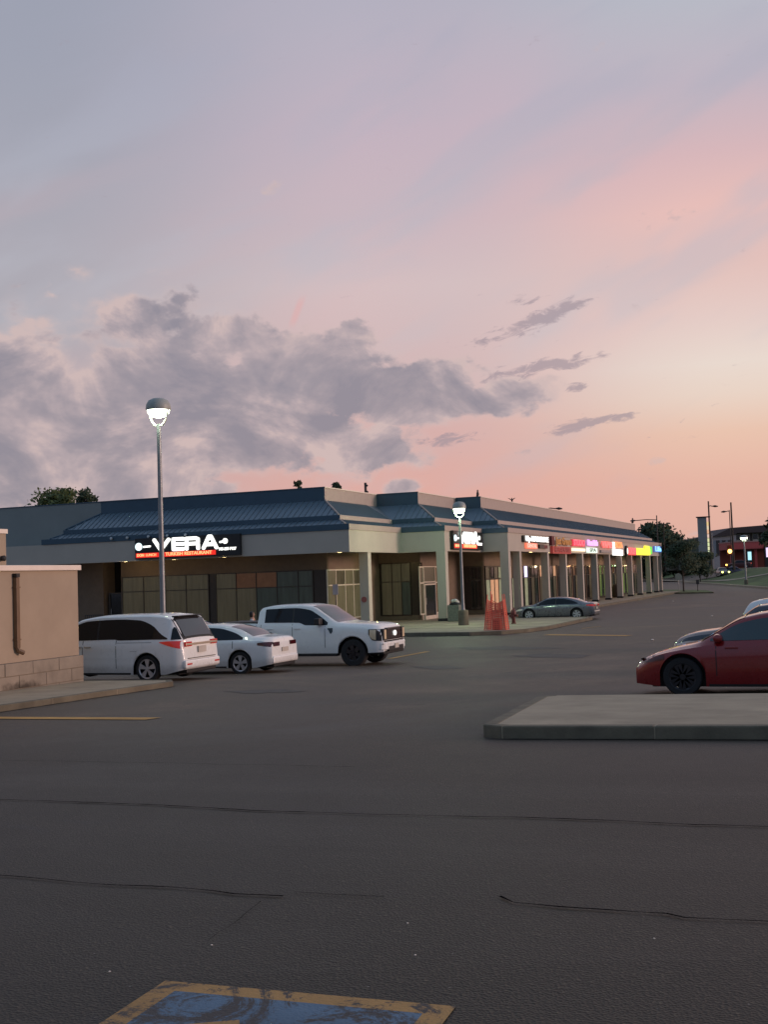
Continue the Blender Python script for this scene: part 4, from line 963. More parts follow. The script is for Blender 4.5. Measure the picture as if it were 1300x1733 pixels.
    def topglass(s, name, x0, x1, f0, f1, m_, parent, off=.008, nx=10):
        """screen on the top surface between two stations; f = share of the roof edge half width"""
        vs = []; fs = []; ny = 8
        for i in range(nx+1):
            x = lerp(x0, x1, i/nx); R_ = s.ring(x); ye = R_[5][0]; dz = (s.ztop(x+.01)-s.ztop(x-.01))/.02; nn = Vector((-dz, 0, 1)).normalized()*off
            for j in range(ny+1):
                y = lerp(-1, 1, j/ny)*ye*lerp(f0, f1, i/nx); z = s.top_z(x, abs(y)); vs.append((x+nn.x, y, z+nn.z))
        for i in range(nx):
            for j in range(ny): k = i*(ny+1)+j; fs.append((k, k+1, k+ny+2, k+ny+1))
        MB().add(vs, fs).build(name, m_, parent, smooth=True)
    def top_z(s, x, y):
        R_ = s.ring(x)[5:]
        for (y0, z0), (y1, z1) in zip(R_, R_[1:]):
            if y1 <= y <= y0: return lerp(z0, z1, (y0-y)/(y0-y1))
        return R_[0][1]
def wheel_proto(R, wd, rimm, spokes=5, rr=.68, dbl=False):
    w_ = empty('wheel')
    MB().lathe([(R*rr, -wd/2), (R*.93, -wd/2), (R, -wd/2+.03), (R, wd/2-.03), (R*.93, wd/2), (R*rr, wd/2-.004), (R*rr, -wd/2)], 32, 'y', cap=False).build('tyre', M_RUB, w_, smooth=30)
    b = MB(); b.lathe([(R*rr-.02, -wd/2+.05), (R*rr-.02, -wd/2+.06)], 24, 'y'); b.build('brake_shade', M_BLACK, w_)
    b = MB()
    n = 32; yo = wd/2-.01
    for k in range(n):
        a0, a1 = 2*PI*k/n, 2*PI*(k+1)/n; r1, r2 = R*rr+.004, R*rr-.03
        b.add([(r1*math.cos(a0), yo, r1*math.sin(a0)), (r1*math.cos(a1), yo, r1*math.sin(a1)), (r2*math.cos(a1), yo-.015, r2*math.sin(a1)), (r2*math.cos(a0), yo-.015, r2*math.sin(a0))], [(0, 1, 2, 3)])
    for k in range(spokes):
        a = 2*PI*k/spokes+.3
        for da in ((-.16, .16) if dbl else (0,)):
            hw = .035 if dbl else .055*(R/.33)
            d = Vector((math.cos(a+da), math.sin(a+da))); nn = Vector((-d.y, d.x)); rI, rO = .04, R*rr-.01
            q = [Vector((math.cos(a), math.sin(a)))*rI-nn*hw*.7, d*rO-nn*hw, d*rO+nn*hw, Vector((math.cos(a), math.sin(a)))*rI+nn*hw*.7]
            b.add([(v.x, yo-.03, v.y) for v in q]+[(v.x, yo-.005, v.y) for v in q], [(0,3,2,1),(4,5,6,7),(0,1,5,4),(1,2,6,5),(2,3,7,6),(3,0,4,7)])
    b.lathe([(.06, yo-.03), (.055, yo)], 12, 'y'); b.build('rim', rimm, w_)
    return w_
def put_wheels(car, root, proto, wd):
    used = False
    for xw in (car.xr, car.xf):
        for sg in (1, -1):
            o = proto if not used else copy_tree(proto); used = True
            o.parent = root; o.location = (xw, sg*(car.W/2-wd/2-.025), car.R); o.rotation_euler.z = 0 if sg > 0 else PI
def mirror(root, car, x, z, m_):
    for sg in (-1, 1):
        y = car.side_y(x, z)
        MB().lathe([(.02, -.1), (.085, -.08), (.10, 0), (.085, .09), (.03, .11)], 10, 'y', (0, 0, 0)).build('mirror', m_, root, smooth=True, loc=(x, sg*(y+.10), z)).scale = (.9, 1, .8)
def handle(root, car, x, z, m_=M_CHROME):
    for sg in (-1, 1):
        y = car.side_y(x, z)*sg
        MB().box(x-.11, x+.11, min(y, y+sg*.03), max(y, y+sg*.03), z-.015, z+.015).build('door_handle', m_, root, bevel=.006)
def seam(car, root, x, z0, z1): car.side('door_gap', lambda q: z0, lambda q: z1, x-.008, x+.008, M_BLACK, root, .003, 1, 8)

def place(name, label, loc, rz, cat='car', group=None, s=1.0):
    r = empty(name, loc, rz); r.scale = (s, s, s); tag(r, label, cat, group); return r
# local x forward; world heading -X => rz = PI. location = rear centre on ground.
def rear_at(pxr, side_Y_near, car, heading, depth_z=None): pass

def sedan_spec(L=4.70, W=1.80, H=1.45, R=.33, xr=1.0, xf=3.70, **k):
    d = dict(L=L, W=W, H=H, R=R, xr=xr, xf=xf, gap=.055, zb=.20, rb=.10, fb=.05, tumble=.70,
        top=[(0, .84), (.03, 1.0), (.12, 1.05), (.55, 1.08), (1.15, 1.32), (1.7, H-.02), (2.2, H), (2.75, H-.04), (3.15, 1.24), (3.62, .985), (4.2, .90), (4.55, .78), (4.68, .64), (4.7, .58)],
        belt=[(0, .80), (.3, .96), (1.2, .965), (2.5, .92), (3.6, .88), (4.3, .80), (4.7, .55)])
    d.update(k); return Car(d)
# ---- minivan
van = Car(dict(L=5.16, W=1.98, H=1.75, R=.35, xr=1.06, xf=4.06, gap=.06, zb=.20, rb=.12, fb=.04, tumble=.80, crr=.35, endr=.13,
    top=[(0, .62), (.02, .98), (.07, 1.10), (.30, 1.50), (.42, 1.66), (.62, 1.72), (1.2, 1.755), (2.4, 1.75), (3.1, 1.68), (3.55, 1.50), (4.15, 1.16), (4.45, 1.07), (4.9, .93), (5.1, .74), (5.16, .60)],
    belt=[(0, .60), (.07, 1.0), (.4, 1.07), (1.5, 1.06), (2.9, 1.03), (4.1, 1.0), (4.9, .82), (5.16, .55)]))
vx = on_y(367, 1120, 28.9)
VY = 26.3
def build_van():
    rear = on_y(366, 1120, VY+1.9); 
    r = place('minivan', 'white minivan with dark tinted windows and red tail lamps, nearest car at left', (rear.x+.13, VY+.9, gz(rear.x-2.5, VY)), PI)
    van.body(M_WHITE, r)
    lo_ = [(.28, 1.10), (.9, 1.10), (1.9, 1.09), (2.05, 1.115), (3.2, 1.10), (3.9, 1.10)]
    hi_ = [(.42, 1.12), (.62, 1.22), (.95, 1.47), (1.35, 1.60), (2.0, 1.63), (2.9, 1.60), (3.3, 1.50), (3.9, 1.16)]
    van.side('side_window', lo_, hi_, .44, 2.55, M_GLASS, r, .007, 24); van.side('side_window', lo_, hi_, 2.60, 3.85, M_GLASS, r, .007, 18); van.side('pillar', lo_, hi_, 2.55, 2.60, M_BLACK, r, .007, 2)
    # rear quarter glass joins the back window
    van.side('quarter_glass', lambda x: 1.09, lambda x: min(van.ztop(x)-.06, 1.9-x*1.6), .08, .34, M_GLASS, r, .007, 8)
    van.topglass('rear_window_frame', .075, .43, .985, .985, M_BLACK, r, .008); van.topglass('rear_window', .10, .38, .86, .86, M_GLASSR, r, .016)
    MB().box(.30, .50, -.62, .62, 1.665, 1.69).build('spoiler', M_BLACK, r, bevel=.01)
    van.topglass('windscreen', 3.25, 4.12, .93, .93, M_GLASS, r)
    # tail lamps: side wedge plus rear bar
    van.side('tail_light', [(0, .84), (.3, .91), (.66, 1.02)], [(0, 1.05), (.3, 1.055), (.66, 1.035)], .03, .66, M_TAIL, r, .012, 10, 3)
    MB().box(-.03, .03, -.80, .80, .925, .985).build('chrome_bar', mat('lit_chrome', (.8, .66, .5), .2, metal=.6), r, bevel=.01)
    for sg in (-1, 1): MB().box(-.028, .04, min(sg*.80, sg*.50), max(sg*.80, sg*.50), .90, 1.02).build('tail_light', M_TAIL, r, bevel=.01)
    MB().box(-.04, .0, -.19, .19, .72, .88).build('licence_plate', M_PLATE, r)
    MB().box(-.06, .08, -.88, .88, .33, .56).build('bumper', M_WHITE, r, bevel=.05); MB().box(.0, .3, -.74, .74, .22, .33).build('bumper_lower', M_BLACK, r, bevel=.02)
    MB().box(-.03, .02, -.7, .7, .585, .60).build('hatch_gap', M_BLACK, r)
    for sg in (-1, 1): MB().box(-.066, -.058, sg*.7-.12, sg*.7+.12, .43, .47).build('reflector', M_TAIL, r)
    for x in (1.62, 3.02): pass
    van.side('sill', lambda x: van.zbot(x)+.0, lambda x: van.zbot(x)+.05, 1.55, 3.55, M_BLACK, r, .004, 8, 1); van.side('fuel_door', lambda x: .80, lambda x: .805, 1.35, 1.55, M_BLACK, r, .003, 2, 1)
    van.side('body_crease', lambda x: .62, lambda x: .632, 1.6, 4.3, M_WHITE, r, .012, 10, 1)
    seam(van, r, 1.98, .36, 1.09); seam(van, r, 3.02, .36, 1.09)
    van.side('door_track', lambda x: 1.02, lambda x: 1.03, .9, 1.95, M_BLACK, r, .003)
    handle(r, van, 2.85, .93); handle(r, van, 3.15, .93); mirror(r, van, 3.72, 1.10, M_WHITE)
    van.side('headlight', [(4.4, .78), (5.0, .66)], [(4.4, .90), (5.0, .80)], 4.5, 5.05, M_LAMPG, r, .008)
    MB().box(5.08, 5.18, -.6, .6, .45, .7).build('grille', M_BLACK, r)
    put_wheels(van, r, wheel_proto(.35, .235, M_ALLOY, 5, .73, True), .235)
build_van()

def build_sedan(name, label, rear_px, Yside, m_, spec, head=PI, tail=M_TAIL, glassr=M_GLASSR, rimm=M_ALLOY, s=1.0, dbl=True, spokes=7, front_px=None, group=None, plate_front=False, glass=M_GLASS, headm=M_LAMPG):
    c = spec
    if rear_px is not None:
        q = on_y(rear_px, 1100, Yside+c.W*s*.93); loc = (q.x-.03, Yside+c.W*s/2, gz(q.x-2.3, Yside+.9))
    elif head == 0:
        q = on_y(front_px, 1040, Yside); loc = (q.x, Yside+c.W*s/2, gz(q.x+2.3, Yside+.9))
    else:
        q = on_y(front_px, 1130, Yside); loc = (q.x+c.L*s, Yside+c.W*s/2, gz(q.x+2.3, Yside+.9))
    r = place(name, label, loc, head, s=s)
    c.body(m_, r)
    H = c.H; k = c.L/4.70
    lo_ = [(.9*k, 1.0*H/1.45), (2*k, .985*H/1.45), (3.5*k, .955*H/1.45)]
    hi_ = [(.85*k, 1.02*H/1.45), (1.25*k, 1.20*H/1.45), (1.8*k, 1.33*H/1.45), (2.3*k, 1.35*H/1.45), (2.8*k, 1.27*H/1.45), (3.4*k, .97*H/1.45)]
    c.side('pillar', lo_, hi_, 2.16*k, 2.22*k, M_BLACK, r, .007, 2)
    for a, b in ((.92*k, 2.16*k), (2.22*k, 3.36*k)): c.side('side_window', lo_, hi_, a, b, glass, r, .007, 16)
    c.topglass('rear_window', .66*k, 1.42*k, .86, .90, glassr, r); c.topglass('windscreen', 2.78*k, 3.52*k, .93, .93, glass, r)
    c.side('tail_light', [(0, .78), (.45, .84)], [(0, .92), (.2, .925), (.45, .90)], .02, .42*k, tail, r, .009, 8, 3)
    for sg in (-1, 1): MB().box(-.022, .03, min(sg*.72, sg*.34), max(sg*.72, sg*.34), .79, .91).build('tail_light', tail, r, bevel=.01)
    MB().box(-.028, .0, -.2, .2, .62, .74).build('licence_plate', M_PLATE, r)
    MB().box(-.05, .06, -.80, .80, .30, .52).build('bumper', m_, r, bevel=.05); MB().box(.0, .3, -.68, .68, .21, .30).build('bumper_lower', M_BLACK, r, bevel=.02)
    c.side('sill', lambda x: c.zbot(x)+.0, lambda x: c.zbot(x)+.045, c.xr+c.Ra+.05, c.xf-c.Ra-.05, M_BLACK, r, .004, 8, 1)
    seam(c, r, 2.19*k, .33, .96); seam(c, r, 3.26*k, .36, .93); seam(c, r, 1.22*k, .75, .96)
    handle(r, c, 1.95*k, .84, m_); handle(r, c, 3.0*k, .84, m_); mirror(r, c, 3.22*k, 1.0, m_)
    c.side('headlight', [(4.1*k, .64), (4.6*k, .56)], [(4.1*k, .72), (4.3*k, .715), (4.6*k, .64)], 4.15*k, 4.6*k, headm, r, .008)
    MB().box(c.L-.05, c.L+.012, -.5, .5, .30, .42).build('grille', M_BLACK, r, bevel=.01)
    if plate_front: MB().box(c.L+.0, c.L+.02, -.15, .15, .42, .54).build('licence_plate', M_BLACK, r)
    put_wheels(c, r, wheel_proto(c.R, .21, rimm, spokes, .7, dbl), .21)
    return r
build_sedan('parked_sedan', 'white sedan with dark smoked tail lamps parked between the minivan and the pickup', 503, 30.0, M_WHITE, sedan_spec(), tail=M_TAILD, spokes=5)
build_sedan('parked_sedan', 'white sedan mostly hidden behind the nearer white sedan, only its roof showing', 418, 35.6, M_WHITE, sedan_spec(H=1.50))
build_sedan('parked_sedan', 'grey sedan with bright alloy wheels parked nose-in beside the arcade', 1019, 66.9, M_SILVER,
    sedan_spec(L=5.0, W=1.89, H=1.40, R=.345, xr=1.05, xf=4.02,
      top=[(0, .84), (.03, .98), (.12, 1.03), (.5, 1.05), (1.15, 1.24), (1.8, 1.375), (2.35, 1.40), (2.9, 1.35), (3.4, 1.15), (3.85, .97), (4.5, .88), (4.85, .76), (4.97, .62), (5.0, .56)],
      belt=[(0, .80), (.3, .93), (1.2, .93), (2.6, .90), (3.8, .87), (4.5, .78), (5.0, .54)]), s=.94, spokes=6, dbl=True)
fl = Car(dict(L=4.72, W=1.85, H=1.44, R=.338, xr=.98, xf=3.86, gap=.06, zb=.17, rb=.12, fb=.03, tumble=.68, endf=.40, cr=.8,
    top=[(0, .80), (.04, 1.02), (.14, 1.08), (.5, 1.15), (1.1, 1.32), (1.8, 1.425), (2.3, 1.44), (2.8, 1.36), (3.3, 1.10), (3.62, .925), (3.95, .85), (4.3, .755), (4.55, .66), (4.68, .56), (4.72, .50)],
    belt=[(0, .78), (.3, .96), (1.2, .95), (2.6, .90), (3.5, .86), (3.9, .80), (4.3, .71), (4.72, .47)]))
build_sedan('parked_sedan', 'dark red sedan with black wheels parked behind the island at right', None, 21.2, M_RED, fl, front_px=1071, rimm=M_RIMD, plate_front=True, headm=mat('dim_lamp', (.10, .03, .03), .1),
            glass=mat('teal_glass', (.012, .03, .034), .05, spec=.9))
build_sedan('parked_sedan', 'charcoal sedan whose bonnet shows just behind the red car', None, 27.5, M_CHAR, sedan_spec(H=1.52), front_px=1139, rimm=M_RIMD)
# white hatchback behind, its screen at the right edge
build_sedan('parked_hatchback', 'white hatchback behind the red car, cut by the right edge', None, 40.7, M_WHITE, sedan_spec(H=1.62, top=[(0, .9), (.05, 1.2), (.3, 1.5), (.8, 1.6), (1.8, 1.66), (2.6, 1.62), (3.1, 1.42), (3.62, 1.08), (4.2, 1.0), (4.55, .86), (4.7, .62)],
    belt=[(0, .85), (.3, 1.02), (1.2, 1.02), (2.5, .98), (3.6, .94), (4.3, .85), (4.7, .55)]), front_px=1257, head=0)

# ---- pickup
tr = Car(dict(L=5.9, W=2.03, H=1.96, R=.42, xr=1.25, xf=4.92, gap=.085, zb=.42, rb=.08, fb=.02, tumble=.80, cr=.35, endf=.12, crr=.1, endr=.02,
    top=[(0, 1.30), (.02, 1.40), (1.60, 1.41), (1.62, 1.41), (1.66, 1.80), (1.80, 1.90), (2.3, 1.955), (3.0, 1.96), (3.55, 1.90), (3.95, 1.66), (4.42, 1.385), (4.7, 1.35), (5.4, 1.31), (5.74, 1.25), (5.85, 1.14), (5.9, .95)],
    belt=[(0, 1.32), (1.62, 1.34), (1.7, 1.36), (2.6, 1.34), (3.3, 1.31), (4.3, 1.27), (5.3, 1.20), (5.8, 1.1), (5.9, .9)]))
def build_truck():
    Yn = 33.5; q = on_y(645, 1110, Yn)
    L = tr.L
    r = place('pickup_truck', 'white crew cab pickup facing right with dark grille and black wheels', (q.x-L+.05, Yn+1.0, gz(q.x-2, Yn+1)), 0, 'pickup truck')
    tr.body(M_WHITE, r)
    lo_ = [(1.8, 1.40), (3.1, 1.38), (3.35, 1.30), (4.2, 1.29)]
    hi_ = [(1.75, 1.76), (1.95, 1.82), (2.9, 1.84), (3.4, 1.78), (3.75, 1.60), (4.15, 1.32)]
    tr.side('side_window', lo_, hi_, 1.90, 2.86, M_GLASS, r, .007, 12); tr.side('side_window', lo_, hi_, 2.92, 4.08, M_GLASS, r, .007, 18); tr.side('pillar', lo_, hi_, 2.86, 2.92, M_BLACK, r, .007, 2)
    tr.topglass('windscreen', 3.52, 4.40, .93, .93, M_GLASSR, r)
    MB().box(.08, 1.56, -.86, .86, 1.415, 1.42).build('bed_cover', M_BLACK, r)
    MB().box(1.575, 1.60, -.9, .9, 1.0, 1.43).build('cab_gap', M_BLACK, r)
    tr.side('cab_gap', lambda x: .5, lambda x: 1.33, 1.60, 1.625, M_BLACK, r, .003, 1, 6)
    seam(tr, r, 2.88, .5, 1.34); seam(tr, r, 4.0, .6, 1.26); seam(tr, r, 1.78, 1.0, 1.34)
    handle(r, tr, 2.10, 1.20, M_WHITE); handle(r, tr, 3.05, 1.20, M_WHITE)
    for sg in (-1, 1):
        y = tr.side_y(3.75, 1.35); MB().box(3.72, 3.92, min(sg*(y-.02), sg*(y+.26)), max(sg*(y-.02), sg*(y+.26)), 1.30, 1.52).build('mirror', M_BLACK, r, bevel=.04)
    tr.side('fender_vent', [(4.12, 1.16), (4.2, 1.02), (4.28, 1.10)], [(4.12, 1.20), (4.28, 1.20)], 4.10, 4.27, mat('vent_dark', (.03, .06, .08), .3), r, .008, 6, 3)
    # running board and rockers
    for sg in (-1, 1): MB().box(1.72, 4.38, min(sg*.72, sg*.99), max(sg*.72, sg*.99), .33, .42).build('running_board', M_BLACK, r, bevel=.02)
    tr.side('arch_trim', lambda x: tr.zbot(x), lambda x: tr.zbot(x)+.03, tr.xf-tr.Ra+.02, tr.xf+tr.Ra-.02, M_BLACK, r, .008, 20, 1)
    # front: grille, lamps, bumper
    MB().box(5.78, 5.915, -.62, .62, .78, 1.16).build('grille', mat('maroon_grille', (.035, .018, .018), .35, metal=.4), r, bevel=.03)
    for zc in (.86, .97, 1.08): MB().box(5.91, 5.935, -.58, .58, zc-.012, zc+.012).build('grille_bar', M_DARK, r)
    for sg in (-1, 1): MB().box(5.912, 5.94, min(sg*.60, sg*.66), max(sg*.60, sg*.66), .80, 1.15).build('grille_frame', M_DARK, r)
    MB().lathe([(.075, 5.915), (.085, 5.95), (.02, 5.955)], 20, 'x', (0, 0, 0)).build('badge', glow('badge', (1, 1, .95), .8, (.7, .7, .7)), r, loc=(0, 0, .98)).scale = (1, 1.5, 1)
    tr.side('headlight', [(5.45, 1.0), (5.6, .80), (5.85, .78)], [(5.45, 1.14), (5.85, 1.14)], 5.46, 5.86, M_BLACK, r, .010, 10, 4)
    tr.side('headlight_lens', [(5.45, 1.0), (5.6, .84), (5.8, .80)], [(5.45, 1.12), (5.8, 1.12)], 5.50, 5.70, mat('warm_lens', (.7, .56, .36), .1, spec=.9), r, .016, 6, 4)
    for sg in (-1, 1):
        MB().box(5.80, 5.918, min(sg*.64, sg*.90), max(sg*.64, sg*.90), .78, 1.14).build('headlight', M_BLACK, r, bevel=.02)
        MB().box(5.915, 5.935, min(sg*.70, sg*.86), max(sg*.70, sg*.86), .82, 1.11).build('headlight_lens', mat('warm_lens', (.7, .56, .36), .1), r, bevel=.01)
    # bumper
    pl = [(-.98, 5.62), (-.94, 5.86), (-.78, 5.97), (.78, 5.97), (.94, 5.86), (.98, 5.62)]
    MB().prism(pl, lambda p: (p[1], p[0], .50), lambda p: (p[1], p[0], .73)).build('bumper', M_WHITE, r, bevel=.03)
    MB().box(5.6, 5.985, -.62, .62, .45, .60).build('bumper_intake', M_BLACK, r, bevel=.02); MB().box(5.5, 5.9, -.85, .85, .36, .50).build('valance', M_BLACK, r, bevel=.03)
    MB().box(5.75, 5.90, -.84, .84, .735, .775).build('bumper_gap', M_BLACK, r)
    MB().box(5.985, 6.0, -.16, .16, .52, .66).build('licence_plate', M_PLATE, r)
    for sg in (-1, 1): MB().box(5.84, 5.925, sg*.80-.12, sg*.80+.12, .66, .70).build('fog_light', M_LAMPG, r)
    MB().box(-.12, .02, -.95, .95, .5, .72).build('bumper', M_CHROME, r, bevel=.03)
    for sg in (-1, 1): MB().box(-.015, .08, min(sg*.86, sg*1.0), max(sg*.86, sg*1.0), .95, 1.32).build('tail_light', M_TAIL, r)
    put_wheels(tr, r, wheel_proto(.42, .28, M_RIMD, 6, .58), .28)
build_truck()

# ------------------------------------------------------------------ person behind the cars
def person():
    p = on_y(427, 1047, 41.0); gx, gy = p.x, p.y; z0 = gz(gx, gy)
    top = on_y(427, 1035.5, 41.0).z; s = (top-z0)/1.72
    r = empty('person', (gx, gy, z0), 1.9); tag(r, 'person with dark hair and a white top walking behind the parked white cars', 'person')
    J = [(0, 0, .95), (0, 0, 1.2), (0, 0, 1.42), (0, .0, 1.5), (.18, 0, 1.40), (.24, .02, 1.14), (.25, -.08, .90), (-.18, 0, 1.40), (-.24, .02, 1.14), (-.25, -.1, .90), (.1, 0, .9), (.11, -.06, .50), (.11, .02, .08), (.12, -.12, .03), (-.1, 0, .9), (-.11, .05, .50), (-.11, .14, .08), (-.12, 0, .03), (0, -.01, 1.60)]
    E = [(0, 1), (1, 2), (2, 3), (2, 4), (4, 5), (5, 6), (2, 7), (7, 8), (8, 9), (0, 10), (10, 11), (11, 12), (12, 13), (0, 14), (14, 15), (15, 16), (16, 17), (3, 18)]
    Rr = [.15, .14, .13, .055, .065, .045, .032, .065, .045, .032, .09, .065, .045, .035, .09, .065, .045, .035, .06]
    def skin(name, idx, m_, k=1.0, rad=None):
        me = bpy.data.meshes.new(name); mp = {j: i for i, j in enumerate(idx)}
        me.from_pydata([J[j] for j in idx], [(mp[a], mp[b]) for a, b in E if a in mp and b in mp], []); me.materials.append(m_)
        o = bpy.data.objects.new(name, me); C.objects.link(o); o.parent = r
        o.modifiers.new('s', 'SKIN'); 
        for j in idx: v = me.skin_vertices[0].data[mp[j]]; v.radius = (Rr[j]*k, Rr[j]*k*.8); v.use_root = (mp[j] == 0)
        o.modifiers.new('ss', 'SUBSURF').levels = 2; o.modifiers['ss'].render_levels = 2; return o
    skin('body', list(range(19)), M_SKIN)
    skin('shirt', [0, 1, 2, 4, 5, 7, 8], M_SHIRT, 1.12); skin('trousers', [0, 10, 11, 12, 14, 15, 16], M_JEAN, 1.12)
    MB().lathe([(.01, 1.49), (.055, 1.51), (.078, 1.57), (.082, 1.63), (.065, 1.69), (.01, 1.72)], 16).build('head', M_SKIN, r, smooth=True)
    MB().lathe([(.07, 1.50), (.092, 1.58), (.098, 1.65), (.080, 1.71), (.01, 1.75)], 16, 'z', (-.015, .028, 0)).build('hair', M_HAIR, r, smooth=True)
    MB().tube([(.03, -.085, 1.605), (.03, -.10, 1.585)], [.012, .015], 6).build('nose', M_SKIN, r)
    r.scale = (s, s, s)
person()

# ------------------------------------------------------------------ far ground, right
ka = Vector((-3.0, 118)); kb = Vector((-43, 290)); kd = (kb-ka).normalized(); kn = Vector((kd.y, -kd.x))
if kn.x < 0: kn = -kn
def bank_z(x, y):
    d = (Vector((x, y))-ka).dot(kn); return LZ+.15+2.2*sm((d-1)/13)
bm = bmesh.new(); gw, gl_ = 26, 60; grid = {}
for i in range(gl_+1):
    for j in range(gw+1):
        t = -60+i*560/gl_; d = 0 if j == 0 else (.5*j if j < 30 else 0)
        d = [0, .4, 1, 2, 3, 4, 5, 6, 7, 8, 9, 10, 11, 12, 13, 14, 16, 20, 30, 50, 80, 120, 180, 260, 400, 600, 900][j]
        q = ka+kd*t+kn*d; grid[i, j] = bm.verts.new((q.x, q.y, bank_z(q.x, q.y)-(.15 if j == 0 else 0)+(rnd.uniform(-.04, .04) if 1 < j < 18 else 0)))
for i in range(gl_):
    for j in range(gw): bm.faces.new((grid[i, j], grid[i+1, j], grid[i+1, j+1], grid[i, j+1]))
me = bpy.data.meshes.new('grass_bank'); bmesh.ops.recalc_face_normals(bm, faces=bm.faces); bm.to_mesh(me); bm.free(); me.materials.append(M_GRASS); me.polygons.foreach_set('use_smooth', [True]*len(me.polygons))
gb = bpy.data.objects.new('grass_bank', me); C.objects.link(gb); tag(gb, kind='structure')
kz = ka+kd*0
cz = MB()
for i in range(56):
    p = ka+kd*(-60+i*8); q = p+kd*7.97; o_ = -kn*.5
    MB().prism([(p.x+o_.x, p.y+o_.y), (q.x+o_.x, q.y+o_.y), (q.x, q.y), (p.x, p.y)], lambda c: (c[0], c[1], LZ-.1), lambda c: (c[0], c[1], LZ+.24)).build('kerb_stone', M_CONC, gb)
# footpath across the bank and the road on top
def ribbon(name, pts, hw, m_, zoff):
    vs = []; fs = []
    P = [Vector((p[0], p[1])) for p in pts]; Q = []
    for a, b in zip(P, P[1:]):
        n = max(1, int((b-a).length/3)); Q += [a.lerp(b, i/n) for i in range(n)]
    Q.append(P[-1])
    for i, p in enumerate(Q):
        d = (Q[min(i+1, len(Q)-1)]-Q[max(0, i-1)]).normalized(); n_ = Vector((-d.y, d.x))
        for k in range(5):
            q = p+n_*hw*(k/2-1); vs.append((q.x, q.y, bank_z(q.x, q.y)+zoff))
        if i:
            for k in range(4): c = i*5+k; fs.append((c-5, c-4, c+1, c))
    o = MB().add(vs, fs).build(name, m_, fix=False); tag(o, kind='structure'); return o
def sp2(x, s): q = at_s(x, 960, s); return (q.x, q.y)
ribbon('footpath', [sp2(1120, 262), sp2(1180, 222), sp2(1240, 196), sp2(1330, 178)], .8, M_CONC, .07)
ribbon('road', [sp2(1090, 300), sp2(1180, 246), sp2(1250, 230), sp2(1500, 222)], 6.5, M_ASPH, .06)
# island with the young tree
ipl = [g2(1062, 1004), g2(1150, 1005), g2(1208, 1004), g2(1196, 1000.5), g2(1124, 999.5)]
gi = sheet('grass_island', ipl, .14, M_GRASS, depth=.3)
for a, b in zip(ipl[:2], ipl[1:3]): kerb(gi, a, b, h=.145, wd=.2)

# ------------------------------------------------------------------ trees
def tree(label, base, h, cw, ch, n, leaf, m_=M_LEAFD, trunk_h=None, group='trees around the lot', lobes=7, seed=1, lean=0, tr_r=.12, name='broadleaf_tree'):
    R_ = random.Random(seed); r = empty(name, base); tag(r, label, 'tree', group)
    th = trunk_h if trunk_h is not None else h-ch
    b = MB().tube([(0, 0, -.2), (lean*.3, 0, th*.6), (lean, 0, h-ch*.5)], [tr_r, tr_r*.8, tr_r*.4], 8)
    L_ = []
    for k in range(lobes):
        a = R_.uniform(0, 2*PI); rad = cw*.5*R_.uniform(.15, .72); z = h-ch+ch*R_.uniform(.15, .85); rr = cw*R_.uniform(.14, .27)
        if z > h-ch*.3: rad *= .6
        L_.append((lean+rad*math.cos(a), rad*math.sin(a), z, rr, min(rr*R_.uniform(.6, 1.0), (h-z)*.9+.1)))
        b.tube([(lean*.5, 0, max(th*.7, z-ch*.5)), (lean+rad*.9*math.cos(a), rad*.9*math.sin(a), z)], [tr_r*.4, tr_r*.12], 5)
    b.build('trunk', M_BARK, r)
    vs = []; fs = []
    for i in range(n):
        x, y, z, rr, rz_ = L_[i % lobes]
        u = Vector((R_.gauss(0, 1), R_.gauss(0, 1), R_.gauss(0, 1))).normalized()*(R_.random()**.45)*(1.0 if R_.random() < .85 else 1.3)
        p = Vector((x+u.x*rr, y+u.y*rr, z+u.z*rz_)); d1 = Vector((R_.gauss(0, 1), R_.gauss(0, 1), R_.gauss(0, 1))).normalized(); d2 = d1.orthogonal().normalized()
        s = leaf*R_.uniform(.6, 1.4); k = len(vs); vs += [p-d1*s, p-d2*s*.5, p+d1*s, p+d2*s*.5]; fs.append((k, k+1, k+2, k+3))
    MB().add(vs, fs).build('crown', m_, r, fix=False)
    return r
def treepx(label, x, s, ytop, ybot, wpx, gzv, **k):
    b = at_s(x, 960, s); top = at_s(x, ytop, s).z; bot = at_s(x, ybot, s).z; cw = wpx*s/F
    return tree(label, (b.x, b.y, gzv), top-gzv, cw, top-bot, **k)
treepx('leafy green tree showing above the plain roof at the far left', 97, 80, 827, 880, 95, LZ, n=2300, leaf=.13, m_=M_LEAF, seed=3, lobes=17, group='treetops behind the mall')
treepx('darker twiggy treetop just right of the green tree above the left roof', 146, 78, 823, 880, 46, LZ, n=900, leaf=.12, seed=4, lobes=12, group='treetops behind the mall')
treepx('wispy treetop poking over the first blue gable', 510, 85, 806, 850, 20, LZ, n=260, leaf=.15, seed=5, lobes=6, group='treetops behind the mall')
treepx('small dense treetop above the pale parapet right of the first gable', 575, 85, 814, 850, 26, LZ, n=500, leaf=.13, seed=6, lobes=7, group='treetops behind the mall')
treepx('tall dark tree behind the arcade end by the long arm street light', 1118, 285, 878, 985, 84, .8, n=13000, leaf=.45, seed=7, lobes=16, tr_r=.35)
treepx('broad dark tree standing left of the tower sign', 1146, 300, 891, 985, 66, .8, n=9000, leaf=.45, seed=8, lobes=14, tr_r=.35)
treepx('low dark tree directly behind the lamp-less corner of the arcade', 1098, 290, 905, 985, 70, .8, n=8000, leaf=.45, seed=9, lobes=12, tr_r=.3)
